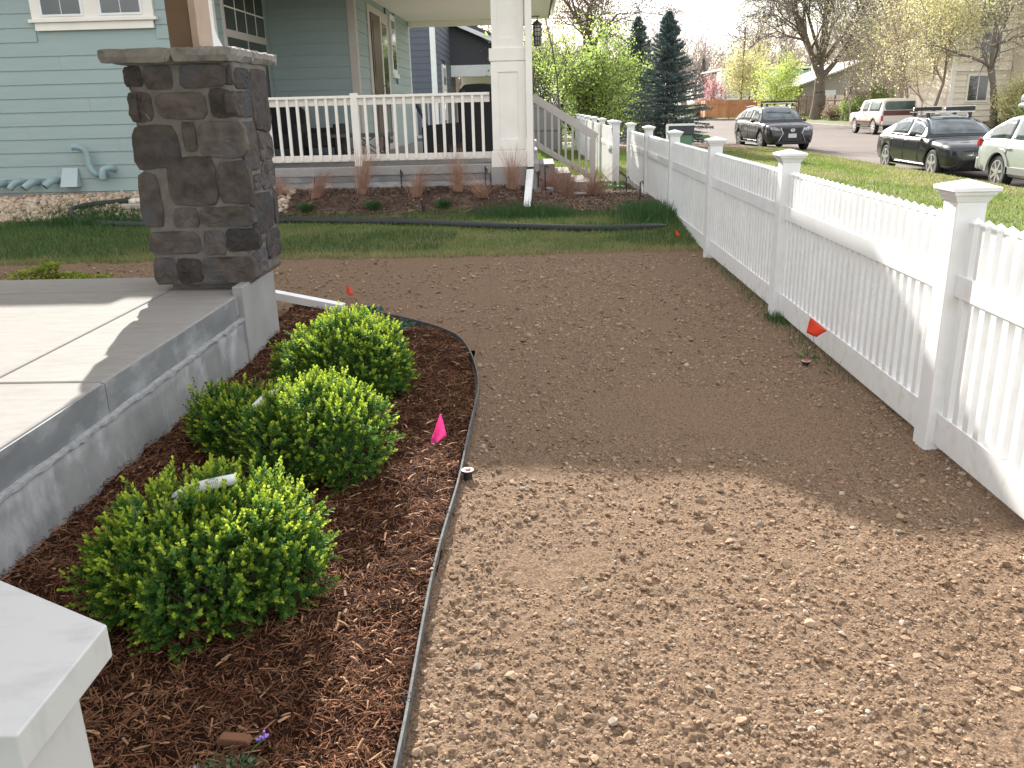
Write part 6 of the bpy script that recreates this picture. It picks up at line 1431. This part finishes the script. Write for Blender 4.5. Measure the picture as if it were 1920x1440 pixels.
tree('street_tree', (22.9, 45.0, .2), 'half bare tree with dark limbs in front of the beige house', 'tree', dict(bare, L=5.0, r=.20, lev=4, k=(1.5, 1.5, 1.3, 1.0, 0), up=(0, -.0, -.02, -.03, 0), ang=(.5, 1.1), rmin=.008, lean=.04), 47, m_bark_pale, L_grey, 5200, .10, .3)
tree('yellow_tree', (21.3, 48.5, .2), 'yellow leaved tree at the left corner of the beige house', 'tree', dict(bare, L=5.2, r=.10, lev=3, k=(1.5, 1.5, 1.2, 0), start=(1, 0, 0, 0), rmin=.009), 48, m_twig, L_yel, 12000, .12, .42)
# thicket of saplings
for i in range(12):
    fx_ = i / 11; x_ = 22.6 + .55 * math.sin(i * 2.3) + fx_ * 1.0; y_ = 66 - fx_ * 13 + 1.2 * math.sin(i * 1.7)
    adj = ('tallest', 'leaning', 'slender', 'forked', 'pale barked', 'crooked', 'bushy', 'thin', 'straight', 'dense', 'twiggy', 'grey', 'low branching', 'olive budded', 'rightmost')[i]
    tree('thicket_sapling', (x_, y_, .2), adj + ' young tree in the thicket behind the off-roader', 'tree',
         dict(bare, L=5.6, r=.065, lev=3, k=(1.3, 1.1, 1.0, 0), up=(.02, .10, .06, 0), start=(0, 0, 0, 0), ang=(.25, .6), lr=.55, rmin=.008, lean=.05), 100 + i, m_twigp if i % 3 else m_bark_pale, L_grey, 1300, .11, .28, group='saplings in the thicket')
for i in range(5):
    adj = ('gnarled', 'arching', 'feathery', 'narrow', 'wide forked', 'drooping', 'yellow tipped')[i]
    tree('corner_sapling', (21.5 + .9 * math.sin(i * 2.1) * .5 + .12 * i, 54 - i * 1.0, .2), adj + ' young tree screening the left corner of the beige house', 'tree',
         dict(bare, L=5.4, r=.075, lev=3, k=(1.7, 1.4, 1.2, 0), up=(.02, .08, .04, 0), start=(0, 0, 0, 0), ang=(.3, .75), lr=.6, rmin=.009, lean=.06), 150 + i, m_twigp, L_yel if i % 2 else L_grey, 2600, .11, .30, group='young trees by the beige house')
# shrubs along the far pavement
def shrub(loc, w_, h_, m, label, seed, n=6000, ls=.10):
    r = np.random.default_rng(seed); t = thing('street_shrub', loc, label, 'shrub', 'shrubs along the far pavement')
    ns = 60; d = r.normal(size=(ns, 3)); d[:, 2] = np.abs(d[:, 2]) + .7; d /= np.linalg.norm(d, axis=1)[:, None]; e_ = d * np.array([w_ / 2 * 1.1, w_ / 2 * 1.1, h_]) * r.uniform(.7, 1.05, ns)[:, None]; b_ = r.normal(0, .1, (ns, 3)); b_[:, 2] = -.1
    V, F = tubes(b_, e_, np.full(ns, .02), np.full(ns, .006), 3); obj('stems', big('stems', V, F), m_twig, t, local=True)
    k = r.integers(0, ns, n); p = b_[k] + (e_[k] - b_[k]) * (r.random(n)[:, None] ** .55) + r.normal(0, .14, (n, 3)) * w_ / 2; p[:, 2] = np.abs(p[:, 2])
    tv = np.array([[0, 0, 0], [-.3, .5, .08], [0, 1, 0], [.3, .5, .08]]); tf = np.array([[0, 3, 2, 1]])
    obj('crown', scatter('crown', tv, tf, p, rotmats(n, r) * (ls * r.uniform(.5, 1.3, n))[:, None, None]), m, t, local=True)
L_dk = leafmat('dark_shrub_leaf', (.07, .10, .04), (.12, .13, .06), .3)
for x_, y_, w_, h_, m_, lb, n_ in ((23.3, 66, 2.6, 1.6, L_shrub, 'low green shrub left of the off-roader under the willow', 4000), (23.5, 61, 2.6, 2.6, L_shrub, 'tall green shrub directly left of the off-roader', 6000), (23.0, 69, 2.2, 1.1, L_tan, 'brown dry shrub at the foot of the willow', 2500),
                                   (24.1, 54, 2.8, 2.6, L_grey, 'pale olive shrub behind the off-roader hood', 6000), (24.0, 50.0, 3.0, 3.0, L_grey, 'pale twiggy shrub right behind the off-roader', 6000),
                                   (23.6, 44.0, 3.0, 2.6, L_yel, 'yellow green shrub right of the off-roader', 7000), (23.5, 41.5, 2.8, 2.2, L_shrub, 'green shrub under the street tree', 6000),
                                   (23.6, 38.5, 3.4, 3.2, L_shrub, 'large green shrub above the black sedan roof', 9000), (23.9, 36.0, 3.6, 3.0, L_dk, 'dark dense shrub left of the roof box', 9000), (24.6, 34, 3.0, 3.8, L_shrub, 'tall feathery green shrub at the right edge', 7000)):
    shrub((x_, y_, .1), w_, h_, m_, lb, int(y_ * 7), n_, .11)
for x_, y_, lb in ((18.3, 99, 'dark twiggy bush under the pink blossom'), (20.6, 100, 'grey brown bush before the modern house')): shrub((x_, y_, 0), 3.2, 1.9, L_tan, lb, int(y_ + x_), 3000, .16)
# verge grass on the far side
blades('far_verge_grass', 12000, lambda n: rng.uniform(22.7, 25.5, n), lambda n: rng.uniform(34, 96, n), (.10, .3), (.05, .10), m_grasslit, 'rough green grass along the far pavement', zf=lambda x, y: -.10 + .45 * ss(21.4, 27, x), dryf=lambda x, y: np.clip(.4 + fbm(x, y * .3, 7, 2), 0, 1))
# far bare wood
def farwood(n, seed):
    r = np.random.default_rng(seed); segs = []; tips = []
    for i in range(n):
        x_ = r.uniform(-70, 95); y_ = r.uniform(135, 190); h_ = r.uniform(5.5, 9)
        grow(r, (x_, y_, 0), (r.normal(0, .08), r.normal(0, .08), 1), h_, r.uniform(.15, .3), 0, dict(bare, lev=3, k=(1.7, 1.5, 1.2, 0), rmin=.035, up=(.02, .08, .04, 0), start=(0, 0, 0, 0)), segs, tips)
    A = lambda k: np.array([s[k] for s in segs]); V, F = tubes(A(0), A(1), A(2), A(3), 3); me = big('far_wood', V, F); me.materials.append(m_twigp)
    o = bpy.data.objects.new('far_wood', me); COL.objects.link(o); o['kind'] = 'stuff'; tag(o, 'hazy mauve mass of bare trees along the horizon', 'trees')
farwood(95, 3)
for x_, y_, lb in ((13.5, 128, 'broad bare tree right of the large spruce'), (18, 132, 'bare spreading tree between spruce and modern house'), (23, 139, 'tall bare tree above the modern house roof'), (7, 138, 'bare tree behind the large spruce')):
    tree('bare_tree', (x_, y_, 0), lb, 'tree', dict(bare, L=6.2, r=.3, lev=4, rmin=.035, up=(.02, .08, .05, .02, 0), ang=(.35, .8)), int(x_ * 3 + y_), m_twigp, None, group='bare trees on the horizon')
spr2 = dict()
spruce((26.5, 142, 0), 8.0, 3.6, 'dark brown conifer behind the modern house', 66, 9000)
# pale building glimpsed behind the green tree
pb = simple('white_garage', (6, 62, 0), 'white building with pale posts glimpsed under the green tree')
part(pb, 'wall', B(3, 9.2, 62, 68, -.2, 2.5), m_vinyl); part(pb, 'roof', MB().prism([(2.6, 2.5), (9.6, 2.5), (6.1, 3.8)], 61.6, 68.4, 'y'), m_modern); part(pb, 'door', B(4.0, 6.2, 61.95, 62, -.1, 1.9), mat('dark_door', (.06, .05, .045), None, rough=.7)); part(pb, 'brick_pier', B(7.2, 8.2, 61.8, 61.99, -.1, 1.5), mat('pink_brick', (.50, .36, .30), None, rough=.9))
for x_ in (3.4, 6.6, 8.9): part(pb, 'post', B(x_, x_ + .14, 60.8, 60.94, -.1, 2.5), m_vinyl)
S.render.engine = 'CYCLES'
